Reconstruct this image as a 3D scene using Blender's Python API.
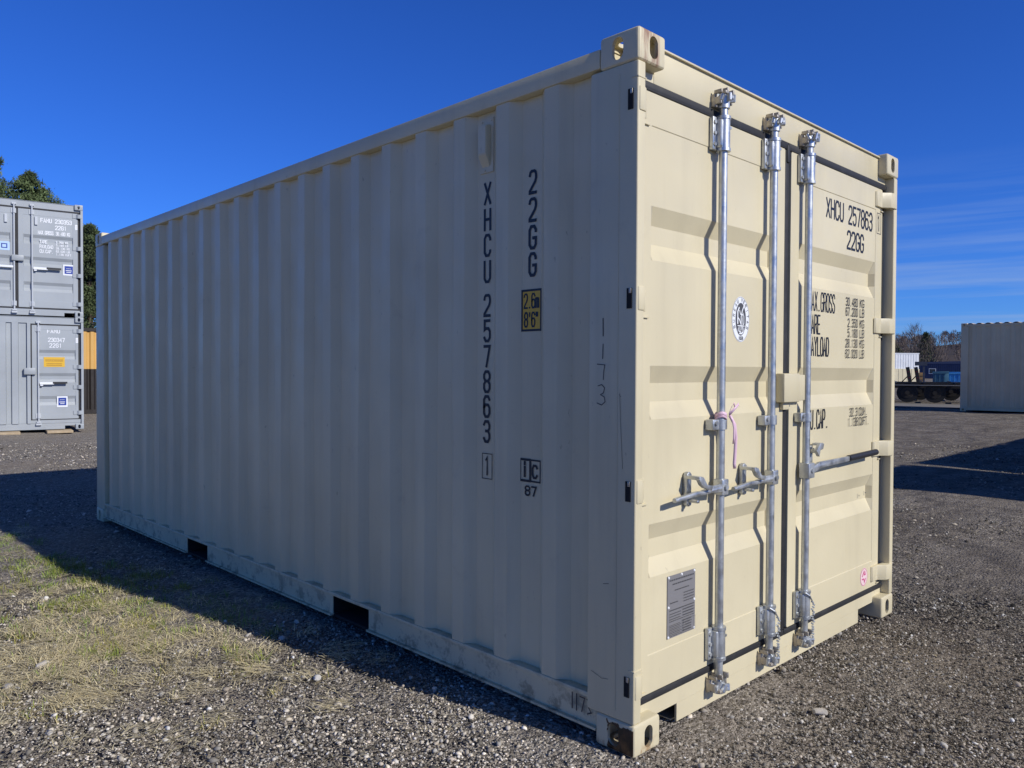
import bpy, bmesh, math, random
import numpy as np
from mathutils import Vector, Matrix
random.seed(7); RNG = np.random.default_rng(7)
R = math.radians
for o in list(bpy.data.objects): bpy.data.objects.remove(o)
SC = bpy.context.scene
COL = SC.collection

# ------------------------------------------------------------------ camera
cam = bpy.data.cameras.new('camera'); co = bpy.data.objects.new('camera', cam); COL.objects.link(co); SC.camera = co
cam.sensor_width = 36; cam.lens = 779.55 / 1024 * 36; cam.clip_start = .05; cam.clip_end = 3000
rv = Vector((0.71728764, -0.69676189, 0.00461643)); uv_ = Vector((0.00934532, 0.01624501, 0.99982437)); fv = Vector((0.69671451, 0.71711852, -0.01816381))
CAM = Vector((-2.22317939, -1.66025445, 1.38248582))
co.matrix_world = Matrix(((rv.x, uv_.x, -fv.x, CAM.x), (rv.y, uv_.y, -fv.y, CAM.y), (rv.z, uv_.z, -fv.z, CAM.z), (0, 0, 0, 1)))

# ------------------------------------------------------------------ light
SUN = Vector((.75, -4.2, 2.591)).normalized()
el = math.asin(SUN.z); az = math.atan2(SUN.x, SUN.y)          # clockwise from +Y
sl = bpy.data.lights.new('sun', 'SUN'); sl.energy = 5.0; sl.angle = R(.53); sl.color = (1, .96, .89)
so = bpy.data.objects.new('sun', sl); COL.objects.link(so); so.location = SUN * 50
so.rotation_euler = (-SUN).to_track_quat('-Z', 'Y').to_euler()
w = bpy.data.worlds.new('World'); SC.world = w; w.use_nodes = True
nt = w.node_tree; nt.nodes.clear()
def nn(nt, t, **kw):
    n = nt.nodes.new(t)
    for k, v in kw.items(): setattr(n, k, v)
    return n
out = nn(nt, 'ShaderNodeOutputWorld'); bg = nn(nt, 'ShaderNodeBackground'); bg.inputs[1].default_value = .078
sky = nn(nt, 'ShaderNodeTexSky', sky_type='NISHITA', sun_disc=False, sun_elevation=el, sun_rotation=az,
         altitude=900, air_density=1.0, dust_density=.15, ozone_density=3.5)
tc = nn(nt, 'ShaderNodeTexCoord'); mp = nn(nt, 'ShaderNodeMapping'); mp.inputs['Scale'].default_value = (1.1, 1.1, 26); mp.inputs['Rotation'].default_value = (R(1.5), R(-1), R(20))
no = nn(nt, 'ShaderNodeTexNoise'); no.inputs['Scale'].default_value = 2.3; no.inputs['Detail'].default_value = 7; no.inputs['Roughness'].default_value = .55; no.inputs['Distortion'].default_value = .4
rp = nn(nt, 'ShaderNodeValToRGB'); rp.color_ramp.elements[0].position = .44; rp.color_ramp.elements[1].position = .66
sep = nn(nt, 'ShaderNodeSeparateXYZ'); rz_ = nn(nt, 'ShaderNodeMapRange'); rz_.inputs[1].default_value = .24; rz_.inputs[2].default_value = .06; rz_.inputs[3].default_value = 0; rz_.inputs[4].default_value = .55
rx_ = nn(nt, 'ShaderNodeMapRange'); rx_.inputs[1].default_value = .55; rx_.inputs[2].default_value = .9; rx_.inputs[3].default_value = 0; rx_.inputs[4].default_value = 1
m1 = nn(nt, 'ShaderNodeMath', operation='MULTIPLY'); m2 = nn(nt, 'ShaderNodeMath', operation='MULTIPLY')
mx = nn(nt, 'ShaderNodeMix', data_type='RGBA'); mx.inputs[7].default_value = (4.6, 6.6, 11, 1)
L_ = nt.links.new
L_(tc.outputs['Generated'], mp.inputs['Vector']); L_(mp.outputs[0], no.inputs['Vector']); L_(no.outputs[0], rp.inputs[0])
L_(tc.outputs['Generated'], sep.inputs[0]); L_(sep.outputs[2], rz_.inputs[0]); L_(sep.outputs[0], rx_.inputs[0])
L_(rp.outputs[0], m1.inputs[0]); L_(rz_.outputs[0], m1.inputs[1]); L_(m1.outputs[0], m2.inputs[0]); L_(rx_.outputs[0], m2.inputs[1])
hs = nn(nt, 'ShaderNodeHueSaturation'); hs.inputs['Saturation'].default_value = 1.12
mul = nn(nt, 'ShaderNodeMix', data_type='RGBA', blend_type='MULTIPLY'); mul.inputs[0].default_value = 1; mul.inputs[7].default_value = (.45, .95, 2.12, 1)   # a deep clear winter blue
L_(sky.outputs[0], hs.inputs['Color']); L_(hs.outputs[0], mul.inputs[6])
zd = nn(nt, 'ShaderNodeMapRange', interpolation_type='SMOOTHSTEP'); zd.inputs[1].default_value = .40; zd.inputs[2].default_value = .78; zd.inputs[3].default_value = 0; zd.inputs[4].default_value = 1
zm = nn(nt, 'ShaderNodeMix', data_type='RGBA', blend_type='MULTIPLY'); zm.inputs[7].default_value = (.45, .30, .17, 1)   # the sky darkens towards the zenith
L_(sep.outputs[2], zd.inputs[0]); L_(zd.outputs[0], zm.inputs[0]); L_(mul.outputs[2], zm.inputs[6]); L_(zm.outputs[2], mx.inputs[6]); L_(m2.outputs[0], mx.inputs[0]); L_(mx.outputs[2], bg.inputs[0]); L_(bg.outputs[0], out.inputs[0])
SC.view_settings.view_transform = 'Standard'; SC.view_settings.look = 'None'; SC.view_settings.gamma = 1; SC.view_settings.use_curve_mapping = False
SC.view_settings.exposure = -.3
SC.render.engine = 'CYCLES'; SC.render.resolution_x = 1024; SC.render.resolution_y = 768

# ------------------------------------------------------------------ helpers
class G:
    """collects shapes into one mesh"""
    def __init__(s): s.bm = bmesh.new(); s.mi = 0
    def _join(s, b):
        for f in b.faces: f.material_index = s.mi
        me = bpy.data.meshes.new('tmp'); b.to_mesh(me); b.free(); s.bm.from_mesh(me); bpy.data.meshes.remove(me); return s
    def box(s, x0, x1, y0, y1, z0, z1, b=0, seg=2, M=None):
        t = bmesh.new(); bmesh.ops.create_cube(t, size=1)
        for v in t.verts: v.co = Vector(((x0 + x1) / 2 + v.co.x * (x1 - x0), (y0 + y1) / 2 + v.co.y * (y1 - y0), (z0 + z1) / 2 + v.co.z * (z1 - z0)))
        if b: bmesh.ops.bevel(t, geom=list(t.edges), offset=b, segments=seg, profile=.5, affect='EDGES')
        if M: bmesh.ops.transform(t, matrix=M, verts=t.verts)
        return s._join(t)
    def cyl(s, p0, p1, r0, r1=None, n=16, cap=True):
        p0 = Vector(p0); p1 = Vector(p1); r1 = r0 if r1 is None else r1
        t = bmesh.new(); d = p1 - p0
        bmesh.ops.create_cone(t, cap_ends=cap, segments=n, radius1=r0, radius2=r1, depth=d.length)
        bmesh.ops.transform(t, matrix=Matrix.Translation((p0 + p1) / 2) @ d.to_track_quat('Z', 'Y').to_matrix().to_4x4(), verts=t.verts)
        return s._join(t)
    def prism(s, pts, a, b, ax='z', bev=0):
        t = bmesh.new()
        f = {'z': lambda u, v, h: (u, v, h), 'y': lambda u, v, h: (u, h, v), 'x': lambda u, v, h: (h, u, v)}[ax]
        lo = [t.verts.new(f(u, v, a)) for u, v in pts]; hi = [t.verts.new(f(u, v, b)) for u, v in pts]
        n = len(pts); t.faces.new(lo); t.faces.new(hi[::-1])
        for i in range(n): t.faces.new((lo[i], hi[i], hi[(i + 1) % n], lo[(i + 1) % n]))
        bmesh.ops.recalc_face_normals(t, faces=t.faces)
        if bev: bmesh.ops.bevel(t, geom=list(t.edges), offset=bev, segments=2, profile=.5, affect='EDGES')
        return s._join(t)
    def grid(s, P):
        """P[i][j] points -> quad sheet"""
        t = bmesh.new(); V = [[t.verts.new(p) for p in row] for row in P]
        for i in range(len(V) - 1):
            for j in range(len(V[0]) - 1): t.faces.new((V[i][j], V[i + 1][j], V[i + 1][j + 1], V[i][j + 1]))
        return s._join(t)
    def tube(s, pts, r, n=8):
        pts = [Vector(p) for p in pts]
        for a, b in zip(pts[:-1], pts[1:]): s.cyl(a, b, r, r, n)
        return s
    def ob(s, name, mat, parent=None, smooth=24):
        me = bpy.data.meshes.new(name); s.bm.normal_update(); s.bm.to_mesh(me); s.bm.free()
        for m in (mat if isinstance(mat, (list, tuple)) else [mat]): me.materials.append(m)
        if smooth: me.shade_smooth(); me.set_sharp_from_angle(angle=R(smooth))
        o = bpy.data.objects.new(name, me); COL.objects.link(o)
        if parent: o.parent = parent
        return o
def npmesh(name, V, F, mat, cols=None, parent=None, smooth=False):
    """V (n,3), F (m,k) arrays"""
    me = bpy.data.meshes.new(name); k = F.shape[1]
    me.vertices.add(len(V)); me.vertices.foreach_set('co', V.astype(np.float32).ravel())
    me.loops.add(F.size); me.loops.foreach_set('vertex_index', F.astype(np.int32).ravel())
    me.polygons.add(len(F)); me.polygons.foreach_set('loop_start', np.arange(0, F.size, k, dtype=np.int32))
    me.update(calc_edges=True)
    if cols is not None:
        a = me.color_attributes.new('col', 'FLOAT_COLOR', 'POINT'); c = np.ones((len(V), 4), np.float32); c[:, :3] = cols; a.data.foreach_set('color', c.ravel())
    me.materials.append(mat); me.update()
    o = bpy.data.objects.new(name, me); COL.objects.link(o)
    if parent: o.parent = parent
    return o
def thing(name, label, cat, loc=(0, 0, 0), rz=0, group=None):
    o = bpy.data.objects.new(name, None); COL.objects.link(o); o.location = loc; o.rotation_euler = (0, 0, rz); o.empty_display_size = .2
    o['label'] = label; o['category'] = cat
    if group: o['group'] = group
    return o
def tag(o, label, cat, group=None):
    o['label'] = label; o['category'] = cat
    if group: o['group'] = group
    return o

# ------------------------------------------------------------------ materials
def newmat(name, col=(.5, .5, .5), rough=.6, metal=0, spec=.5):
    m = bpy.data.materials.new(name); m.use_nodes = True; b = m.node_tree.nodes['Principled BSDF']
    b.inputs['Base Color'].default_value = (*col, 1); b.inputs['Roughness'].default_value = rough; b.inputs['Metallic'].default_value = metal
    b.inputs['Specular IOR Level'].default_value = spec
    return m, m.node_tree, b
def noise(nt, vec, scale, detail=4, rough=.55, vscale=(1, 1, 1)):
    mp = nn(nt, 'ShaderNodeMapping'); mp.inputs['Scale'].default_value = vscale; nt.links.new(vec, mp.inputs[0])
    n = nn(nt, 'ShaderNodeTexNoise'); n.inputs['Scale'].default_value = scale; n.inputs['Detail'].default_value = detail; n.inputs['Roughness'].default_value = rough
    nt.links.new(mp.outputs[0], n.inputs['Vector']); return n.outputs[0]
def mrange(nt, v, a, b, c=0, d=1):
    n = nn(nt, 'ShaderNodeMapRange'); nt.links.new(v, n.inputs[0])
    for i, x in enumerate((a, b, c, d)): n.inputs[i + 1].default_value = x
    return n.outputs[0]
def mixc(nt, f, a, b):
    n = nn(nt, 'ShaderNodeMix', data_type='RGBA')
    for i, x in ((0, f), (6, a), (7, b)):
        if isinstance(x, (int, float)): n.inputs[i].default_value = x
        elif isinstance(x, tuple): n.inputs[i].default_value = (*x, 1)
        else: nt.links.new(x, n.inputs[i])
    return n.outputs[2]
def mathn(nt, op, a, b=0.):
    n = nn(nt, 'ShaderNodeMath', operation=op)
    for i, x in enumerate((a, b)):
        if isinstance(x, (int, float)): n.inputs[i].default_value = x
        else: nt.links.new(x, n.inputs[i])
    return n.outputs[0]
def bumpn(nt, h, strength, dist):
    n = nn(nt, 'ShaderNodeBump'); n.inputs['Strength'].default_value = strength; n.inputs['Distance'].default_value = dist; nt.links.new(h, n.inputs['Height']); return n.outputs[0]
def paint(name, col, rough=.42, dirt=.5, dirtcol=(.16, .13, .09), rust=None, low=None):
    m, nt, b = newmat(name, col, rough)
    tc = nn(nt, 'ShaderNodeTexCoord').outputs['Object']
    c = tuple(x * .9 for x in col); d = tuple(min(1, x * 1.05) for x in col)
    base = mixc(nt, mrange(nt, noise(nt, tc, 1.3, 3), .3, .7), c, d)
    st = mrange(nt, noise(nt, tc, 9, 5, .6, (1, 1, .07)), .52, .78, 0, .22 * dirt)
    base = mixc(nt, st, base, dirtcol)
    sp = mrange(nt, noise(nt, tc, 38, 3, .6, (1, 1, .45)), .7, .78, 0, .5 * dirt)
    base = mixc(nt, sp, base, tuple(x * .55 for x in dirtcol))
    bl = mrange(nt, noise(nt, tc, 4.5, 6, .7), .6, .8, 0, .3 * dirt)
    base = mixc(nt, bl, base, tuple(x * 1.6 for x in dirtcol))
    if low:                                            # splashed mud on low steel
        s = nn(nt, 'ShaderNodeSeparateXYZ'); nt.links.new(tc, s.inputs[0])
        h = mathn(nt, 'MULTIPLY', mrange(nt, s.outputs[2], low, 0, 0, 1), mrange(nt, noise(nt, tc, 12, 6, .7), .50, .60))
        base = mixc(nt, mathn(nt, 'MULTIPLY', h, .8), base, (.09, .075, .055))
    if rust:
        s = nn(nt, 'ShaderNodeSeparateXYZ'); nt.links.new(tc, s.inputs[0])
        base = rust(nt, tc, s, base, b)
    nt.links.new(base, b.inputs['Base Color'])
    if 'rough' not in (rust.__doc__ or '' if rust else ''):
        nt.links.new(mrange(nt, noise(nt, tc, 6, 4), .3, .7, rough - .06, rough + .12), b.inputs['Roughness'])
    nt.links.new(bumpn(nt, noise(nt, tc, 60, 3), .12, .003), b.inputs['Normal'])
    return m
def rust_low(nt, tc, s, base, b):
    # bare dark rusted steel where the paint came off the side of the casting
    n = mathn(nt, 'MULTIPLY', mathn(nt, 'SUBTRACT', noise(nt, tc, 30, 5, .6), .5), .05)
    y = mathn(nt, 'ADD', s.outputs[1], n); z = mathn(nt, 'ADD', s.outputs[2], n)
    k = mathn(nt, 'MULTIPLY', mathn(nt, 'LESS_THAN', s.outputs[0], .0035), mathn(nt, 'MULTIPLY', mathn(nt, 'LESS_THAN', y, .118), mathn(nt, 'LESS_THAN', z, .102)))
    rc = mixc(nt, mrange(nt, noise(nt, tc, 40, 5), .35, .65), (.012, .008, .006), (.07, .03, .012))
    base = mixc(nt, k, base, rc)
    k2 = mathn(nt, 'MULTIPLY', mathn(nt, 'MULTIPLY', mrange(nt, noise(nt, tc, 18, 5, .65, (1, 1, .5)), .5, .62), mrange(nt, s.outputs[2], .055, .01)), .75)
    return mixc(nt, k2, base, (.32, .15, .045))
def rust_top(nt, tc, s, base, b):
    k = mathn(nt, 'MULTIPLY', mrange(nt, noise(nt, tc, 34, 5, .6, (1, 1, .16)), .40, .56), mathn(nt, 'MULTIPLY', mrange(nt, s.outputs[0], .128, .11), mrange(nt, s.outputs[0], .008, .022)))
    k = mathn(nt, 'MULTIPLY', k, mathn(nt, 'LESS_THAN', s.outputs[1], .012))
    return mixc(nt, mathn(nt, 'MULTIPLY', k, .85), base, (.27, .13, .075))
CREAM = (.66, .585, .39)
M = {}
M['cream'] = paint('cream_paint', CREAM, .4, .42)
M['cream_side'] = paint('cream_paint_side', CREAM, .42, .75)
M['cream_low'] = paint('cream_paint_low', CREAM, .45, .5, low=.26)
M['cream_rust_low'] = paint('cream_paint_rusty', CREAM, .45, .4, rust=rust_low)
M['cream_rust_top'] = paint('cream_paint_stained', CREAM, .45, .3, rust=rust_top)
M['grey'] = paint('grey_paint', (.36, .39, .41), .42, .15)
M['greydark'] = paint('slate_grey_paint', (.80, .63, .38), .5, .3)
M['rodgrey'] = paint('rod_grey', (.50, .53, .56), .45, .3)
M['ochre'] = paint('ochre_paint', (.62, .36, .10), .5, .6)
M['brown'] = paint('dark_brown', (.014, .010, .009), .6, .2)
M['shadefill'] = newmat('shade_fill_black', (.012, .012, .012), .9)[0]  # near-black colour standing in for shade in pockets, gaps and underside
M['black'] = newmat('black_marking', (.012, .014, .022), .5)[0]
M['white'] = newmat('white_marking', (.8, .82, .84), .5)[0]
M['yellow'] = newmat('yellow_marking', (.72, .43, .03), .45)[0]
M['blue'] = newmat('blue_marking', (.02, .05, .3), .4)[0]
M['paleblue'] = newmat('pale_blue_marking', (.25, .45, .75), .4)[0]
M['pinkmark'] = newmat('pink_marking', (.6, .12, .25), .5)[0]
M['graymark'] = newmat('grey_marking', (.075, .075, .08), .5)[0]
M['pen'] = newmat('marker_pen', (.035, .035, .045), .6)[0]
def rubber():
    m, nt, b = newmat('rubber', (.02, .02, .022), .65)
    tc = nn(nt, 'ShaderNodeTexCoord').outputs['Object']
    nt.links.new(mixc(nt, mrange(nt, noise(nt, tc, 14, 5), .5, .8, 0, .35), (.018, .018, .020), (.07, .068, .065)), b.inputs['Base Color']); return m
M['rubber'] = rubber()
def galv(name='galvanised_steel', base=(.5, .52, .53), rough=.36):
    m, nt, b = newmat(name, base, rough, .85)
    tc = nn(nt, 'ShaderNodeTexCoord').outputs['Object']
    v = nn(nt, 'ShaderNodeTexVoronoi'); v.inputs['Scale'].default_value = 55; nt.links.new(tc, v.inputs[0])
    c = mixc(nt, mrange(nt, v.outputs['Color'], 0, 1), tuple(x * .88 for x in base), tuple(min(1, x * 1.12) for x in base))
    c = mixc(nt, mrange(nt, noise(nt, tc, 15, 5, .6, (1, 1, .25)), .6, .75, 0, .4), c, (.25, .24, .23))
    nt.links.new(c, b.inputs['Base Color'])
    nt.links.new(mrange(nt, noise(nt, tc, 20, 4), .3, .7, rough - .08, rough + .2), b.inputs['Roughness'])
    nt.links.new(mrange(nt, noise(nt, tc, 12, 4), .4, .6, .9, .55), b.inputs['Metallic'])
    nt.links.new(bumpn(nt, noise(nt, tc, 90, 3), .2, .002), b.inputs['Normal']); return m
M['galv'] = galv()
M['zinc'] = galv('zinc_cast', (.46, .42, .36), .5)
M['plate'] = newmat('data_plate_metal', (.21, .205, .21), .4)[0]
M['grip'] = newmat('rubber_grip', (.02, .02, .022), .5)[0]
M['ribbon'] = newmat('pink_ribbon', (.86, .60, .72), .45)[0]; M['ribbon'].node_tree.nodes['Principled BSDF'].inputs['Transmission Weight'].default_value = .15

# ------------------------------------------------------------------ stroke lettering
def _l(*p): return list(p)
FONT = {
 '0': [_l((0,1),(1,0),(3,0),(4,1),(4,5),(3,6),(1,6),(0,5),(0,1))], '1': [_l((1.1,5),(2.1,6),(2.1,0))],
 '2': [_l((0,4.8),(.3,5.6),(1,6),(3,6),(3.7,5.6),(4,4.8),(4,4),(3.4,3),(0,.5),(0,0),(4,0))],
 '3': [_l((0,5),(1,6),(3,6),(4,5),(4,4),(3.1,3.15),(1.4,3.15)), _l((3.1,3.15),(4,2.2),(4,1),(3,0),(1,0),(0,1))],
 '4': [_l((3,0),(3,6),(0,1.8),(4,1.8))], '5': [_l((3.8,6),(.2,6),(.2,3.3),(1.2,3.7),(3,3.7),(4,2.8),(4,1),(3,0),(1,0),(0,1))],
 '6': [_l((4,5),(3,6),(1,6),(0,5),(0,1),(1,0),(3,0),(4,1),(4,2.6),(3,3.5),(1,3.5),(0,2.7))], '7': [_l((0,6),(4,6),(1.6,0))],
 '8': [_l((1,3.2),(0,4.1),(0,5.1),(1,6),(3,6),(4,5.1),(4,4.1),(3,3.2),(1,3.2)), _l((1,3.1),(0,2.3),(0,1),(1,0),(3,0),(4,1),(4,2.3),(3,3.1))],
 '9': [_l((0,1),(1,0),(3,0),(4,1),(4,5),(3,6),(1,6),(0,5),(0,3.4),(1,2.5),(3,2.5),(4,3.3))],
 'A': [_l((0,0),(2,6),(4,0)), _l((.7,1.8),(3.3,1.8))], 'B': [_l((0,0),(0,6),(3,6),(4,5.2),(4,4),(3,3.1),(4,2.2),(4,.9),(3,0),(0,0)), _l((0,3.1),(3,3.1))],
 'C': [_l((4,4.6),(4,5),(3,6),(1,6),(0,5),(0,1),(1,0),(3,0),(4,1),(4,1.4))], 'D': [_l((0,0),(0,6),(2.8,6),(4,4.8),(4,1.2),(2.8,0),(0,0))],
 'E': [_l((4,6),(0,6),(0,0),(4,0)), _l((0,3.1),(3.2,3.1))], 'F': [_l((4,6),(0,6),(0,0)), _l((0,3.1),(3.2,3.1))],
 'G': [_l((4,4.6),(4,5),(3,6),(1,6),(0,5),(0,1),(1,0),(3,0),(4,1),(4,2.8),(2.3,2.8))], 'H': [_l((0,0),(0,6)), _l((4,0),(4,6)), _l((0,3.1),(4,3.1))],
 'I': [_l((2,0),(2,6))], 'K': [_l((0,0),(0,6)), _l((4,6),(0,2.6)), _l((1.5,3.7),(4,0))], 'L': [_l((0,6),(0,0),(4,0))],
 'M': [_l((0,0),(0,6),(2,2.4),(4,6),(4,0))], 'N': [_l((0,0),(0,6),(4,0),(4,6))], 'O': [_l((0,1),(1,0),(3,0),(4,1),(4,5),(3,6),(1,6),(0,5),(0,1))],
 'P': [_l((0,0),(0,6),(3,6),(4,5),(4,3.7),(3,2.8),(0,2.8))], 'R': [_l((0,0),(0,6),(3,6),(4,5),(4,3.9),(3,3),(0,3)), _l((2.2,3),(4,0))],
 'S': [_l((4,4.8),(4,5),(3,6),(1,6),(0,5),(0,4.1),(1,3.3),(3,2.8),(4,2),(4,1),(3,0),(1,0),(0,1),(0,1.3))], 'T': [_l((0,6),(4,6)), _l((2,6),(2,0))],
 'U': [_l((0,6),(0,1),(1,0),(3,0),(4,1),(4,6))], 'V': [_l((0,6),(2,0),(4,6))], 'X': [_l((0,0),(4,6)), _l((0,6),(4,0))], 'Y': [_l((0,6),(2,3),(4,6)), _l((2,3),(2,0))],
 '.': [_l((1.6,.1),(2.4,.1))], "'": [_l((2,6),(2,4.4))], '"': [_l((1.2,6),(1.2,4.4)), _l((2.8,6),(2.8,4.4))],
 'm': [_l((0,0),(0,4)), _l((0,3.3),(.6,4),(1.4,4),(2,3.4),(2,0)), _l((2,3.3),(2.6,4),(3.4,4),(4,3.4),(4,0))],
 'i': [_l((2,0),(2,4)), _l((2,5.1),(2,6))], 'c': [_l((4,3.2),(3,4),(1,4),(0,3),(0,1),(1,0),(3,0),(4,.8))],
 '-': [_l((.5,3),(3.5,3))], '?': [_l((1,.5),(1,4)), _l((3,2),(3,5.5))],
 }
class Ink:
    """flat lettering ribbons on a plane given by origin o, right r, up u, normal n"""
    def __init__(s, o, r, u, n): s.o, s.r, s.u, s.n = map(Vector, (o, r, u, n)); s.V = []; s.F = []; s.k = 0
    def pt(s, x, y, lift=0): return s.o + s.r * x + s.u * y + s.n * (s.k * .00004 + lift)
    def stroke(s, pts, t):
        closed = len(pts) > 2 and pts[0] == pts[-1]; P = [Vector(p) for p in (pts[:-1] if closed else pts)]; n = len(P); a = []
        for i in range(n):
            d0 = (P[i] - P[i - 1]).normalized() if (closed or i > 0) else None
            d1 = (P[(i + 1) % n] - P[i]).normalized() if (closed or i < n - 1) else None
            d0 = d0 or d1; d1 = d1 or d0
            n0 = Vector((-d0.y, d0.x)); n1 = Vector((-d1.y, d1.x)); m = (n0 + n1)
            m = m.normalized() if m.length > 1e-4 else n0; k = t / 2 / max(.5, m.dot(n0)); e = Vector((0, 0))
            if not closed: e = -d1 * t * .35 if i == 0 else (d0 * t * .35 if i == n - 1 else e)
            a.append((P[i] + m * k + e, P[i] - m * k + e))
        b = len(s.V)
        for p, q in a: s.V += [s.pt(*p), s.pt(*q)]
        for i in range(n if closed else n - 1):
            j = (i + 1) % n; s.F.append((b + 2 * i, b + 2 * i + 1, b + 2 * j + 1, b + 2 * j))
        s.k += 1
    def flush(s, name, mat, parent): s.ob(name, mat, parent); s.V, s.F = [], []; return s
    def text(s, str_, x, y, h, pitch, gw, t, slant=0):
        for i, ch in enumerate(str_):
            for st in FONT.get(ch, []):
                s.stroke([(x + i * pitch + p[0] / 4 * gw, y + p[1] / 6 * h) for p in st], t)
        return s
    def poly(s, pts):
        b = len(s.V); s.V += [s.pt(*p) for p in pts]; s.F.append(tuple(range(b, b + len(pts)))); s.k += 1
    def rect(s, x0, x1, y0, y1): s.poly([(x0, y0), (x1, y0), (x1, y1), (x0, y1)])
    def frame(s, x0, x1, y0, y1, t): s.stroke([(x0, y0), (x1, y0), (x1, y1), (x0, y1), (x0, y0)], t)
    def ellipse(s, cx, cy, rx, ry, n=40): s.poly([(cx + rx * math.cos(2 * math.pi * i / n), cy + ry * math.sin(2 * math.pi * i / n)) for i in range(n)])
    def ring(s, cx, cy, rx, ry, t, n=40):
        q = [(cx + rx * math.cos(2 * math.pi * i / n), cy + ry * math.sin(2 * math.pi * i / n)) for i in range(n)]; s.stroke(q + [q[0]], t)
    def ob(s, name, mat, parent, label=None):
        me = bpy.data.meshes.new(name); me.from_pydata([tuple(v) for v in s.V], [], s.F); me.materials.append(mat)
        o = bpy.data.objects.new(name, me); COL.objects.link(o); o.parent = parent
        if label: o['label'] = label
        return o

# ------------------------------------------------------------------ container kit
def stadium(cx, cz, w, h, n=8):
    r = min(w, h) / 2; pts = []
    for i in range(4 * n):
        a = 2 * math.pi * i / (4 * n); x = r * math.cos(a); z = r * math.sin(a)
        x += (w / 2 - r) * (1 if x > 0 else -1); z += (h / 2 - r) * (1 if z > 0 else -1); pts.append((cx + x, cz + z))
    return pts
def casting_mesh():
    base = G().box(0, .162, 0, .178, 0, .118, .013, 3).ob('casting_base', M['cream'])
    cuts = [G().prism(stadium(.088, .06, .05, .08), -.02, .03, 'y').ob('cut', M['shadefill']),
            G().prism(stadium(.094, .06, .05, .08), -.02, .03, 'x').ob('cut', M['shadefill']),
            G().prism(stadium(.085, .094, .064, .11), .09, .14, 'z').ob('cut', M['shadefill']),
            G().box(.014, .15, .014, .165, .012, .104).ob('cut', M['shadefill'])]
    for c in cuts:
        md = base.modifiers.new('b', 'BOOLEAN'); md.operation = 'DIFFERENCE'; md.solver = 'EXACT'; md.object = c
    dg = bpy.context.evaluated_depsgraph_get(); me = bpy.data.meshes.new_from_object(base.evaluated_get(dg))
    for o in cuts + [base]: bpy.data.objects.remove(o)
    return me
CAST = casting_mesh()
def casting(W, L, H, fx, fy, fz, mat, parent, label=None):
    me = CAST.copy(); me.name = 'corner_casting'
    S = Matrix.Identity(4)
    if fx: S = Matrix(((-1, 0, 0, W), (0, 1, 0, 0), (0, 0, 1, 0), (0, 0, 0, 1))) @ S
    if fy: S = Matrix(((1, 0, 0, 0), (0, -1, 0, L), (0, 0, 1, 0), (0, 0, 0, 1))) @ S
    if fz: S = Matrix.Translation((0, 0, H - .118)) @ S
    else: S = Matrix(((1, 0, 0, 0), (0, 1, 0, 0), (0, 0, -1, .118), (0, 0, 0, 1))) @ S
    me.transform(S)
    if S.determinant() < 0: me.flip_normals()
    me.materials.clear(); me.materials.append(mat); me.shade_smooth(); me.set_sharp_from_angle(angle=R(16))
    o = bpy.data.objects.new('corner_casting', me); COL.objects.link(o); o.parent = parent
    if label: o['label'] = label
    return o
def corr_profile(a, b, start, pitch, of, s):
    """(pos, depth 0..1) list: outward flats begin at start + k*pitch, width of, slopes s"""
    pts = [(a, 1.)]; k = 0
    while True:
        u = start + k * pitch
        if u + of + s > b: break
        if u - s > a: pts.append((u - s, 1.))
        pts += [(u, 0.), (u + of, 0.), (u + of + s, 1.)]; k += 1
    if pts[-1][0] < b: pts.append((b, 1.))
    return pts
def wall(parent, mat, axis, a, b, z0, z1, face, d, out, start, pitch=.2768, of=.075, s=.046, name='side_wall', dent=.0023):
    """corrugated sheet. axis 'y': runs along y at x=face, recess towards inside (out=-1: outside is -x). axis 'x': runs along x at y=face"""
    prof = corr_profile(a, b, start, pitch, of, s); nz = 14; rows = []
    zs = [z0 + (z1 - z0) * i / nz for i in range(nz + 1)]
    rnd = random.Random(int(face * 1000) + len(prof))
    def P(u, dep, z, back=0):
        w = dent * (math.sin(u * 9 + z * 2.1) + math.sin(u * 23.7 - z * 5.3) * .6 + rnd.uniform(-.25, .25)) * (0 if z in (z0, z1) else 1) * (min(1., max(0., (u - 1.0) / .5)) if axis == 'y' else .4)
        q = face - out * (d * dep + w + back)
        return (q, u, z) if axis == 'y' else (u, q, z)
    front = [[P(u, dp, z) for z in zs] for u, dp in prof]
    g = G(); flip = (out < 0) == (axis == 'y')
    g.grid(front if flip else front[::-1])
    bk = [[(p[0] - (out * .003 if axis == 'y' else 0), p[1] - (out * .003 if axis == 'x' else 0), p[2]) for p in row] for row in front]
    g.grid(bk[::-1] if flip else bk)
    return g.ob(name, mat, parent, smooth=22)

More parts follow.
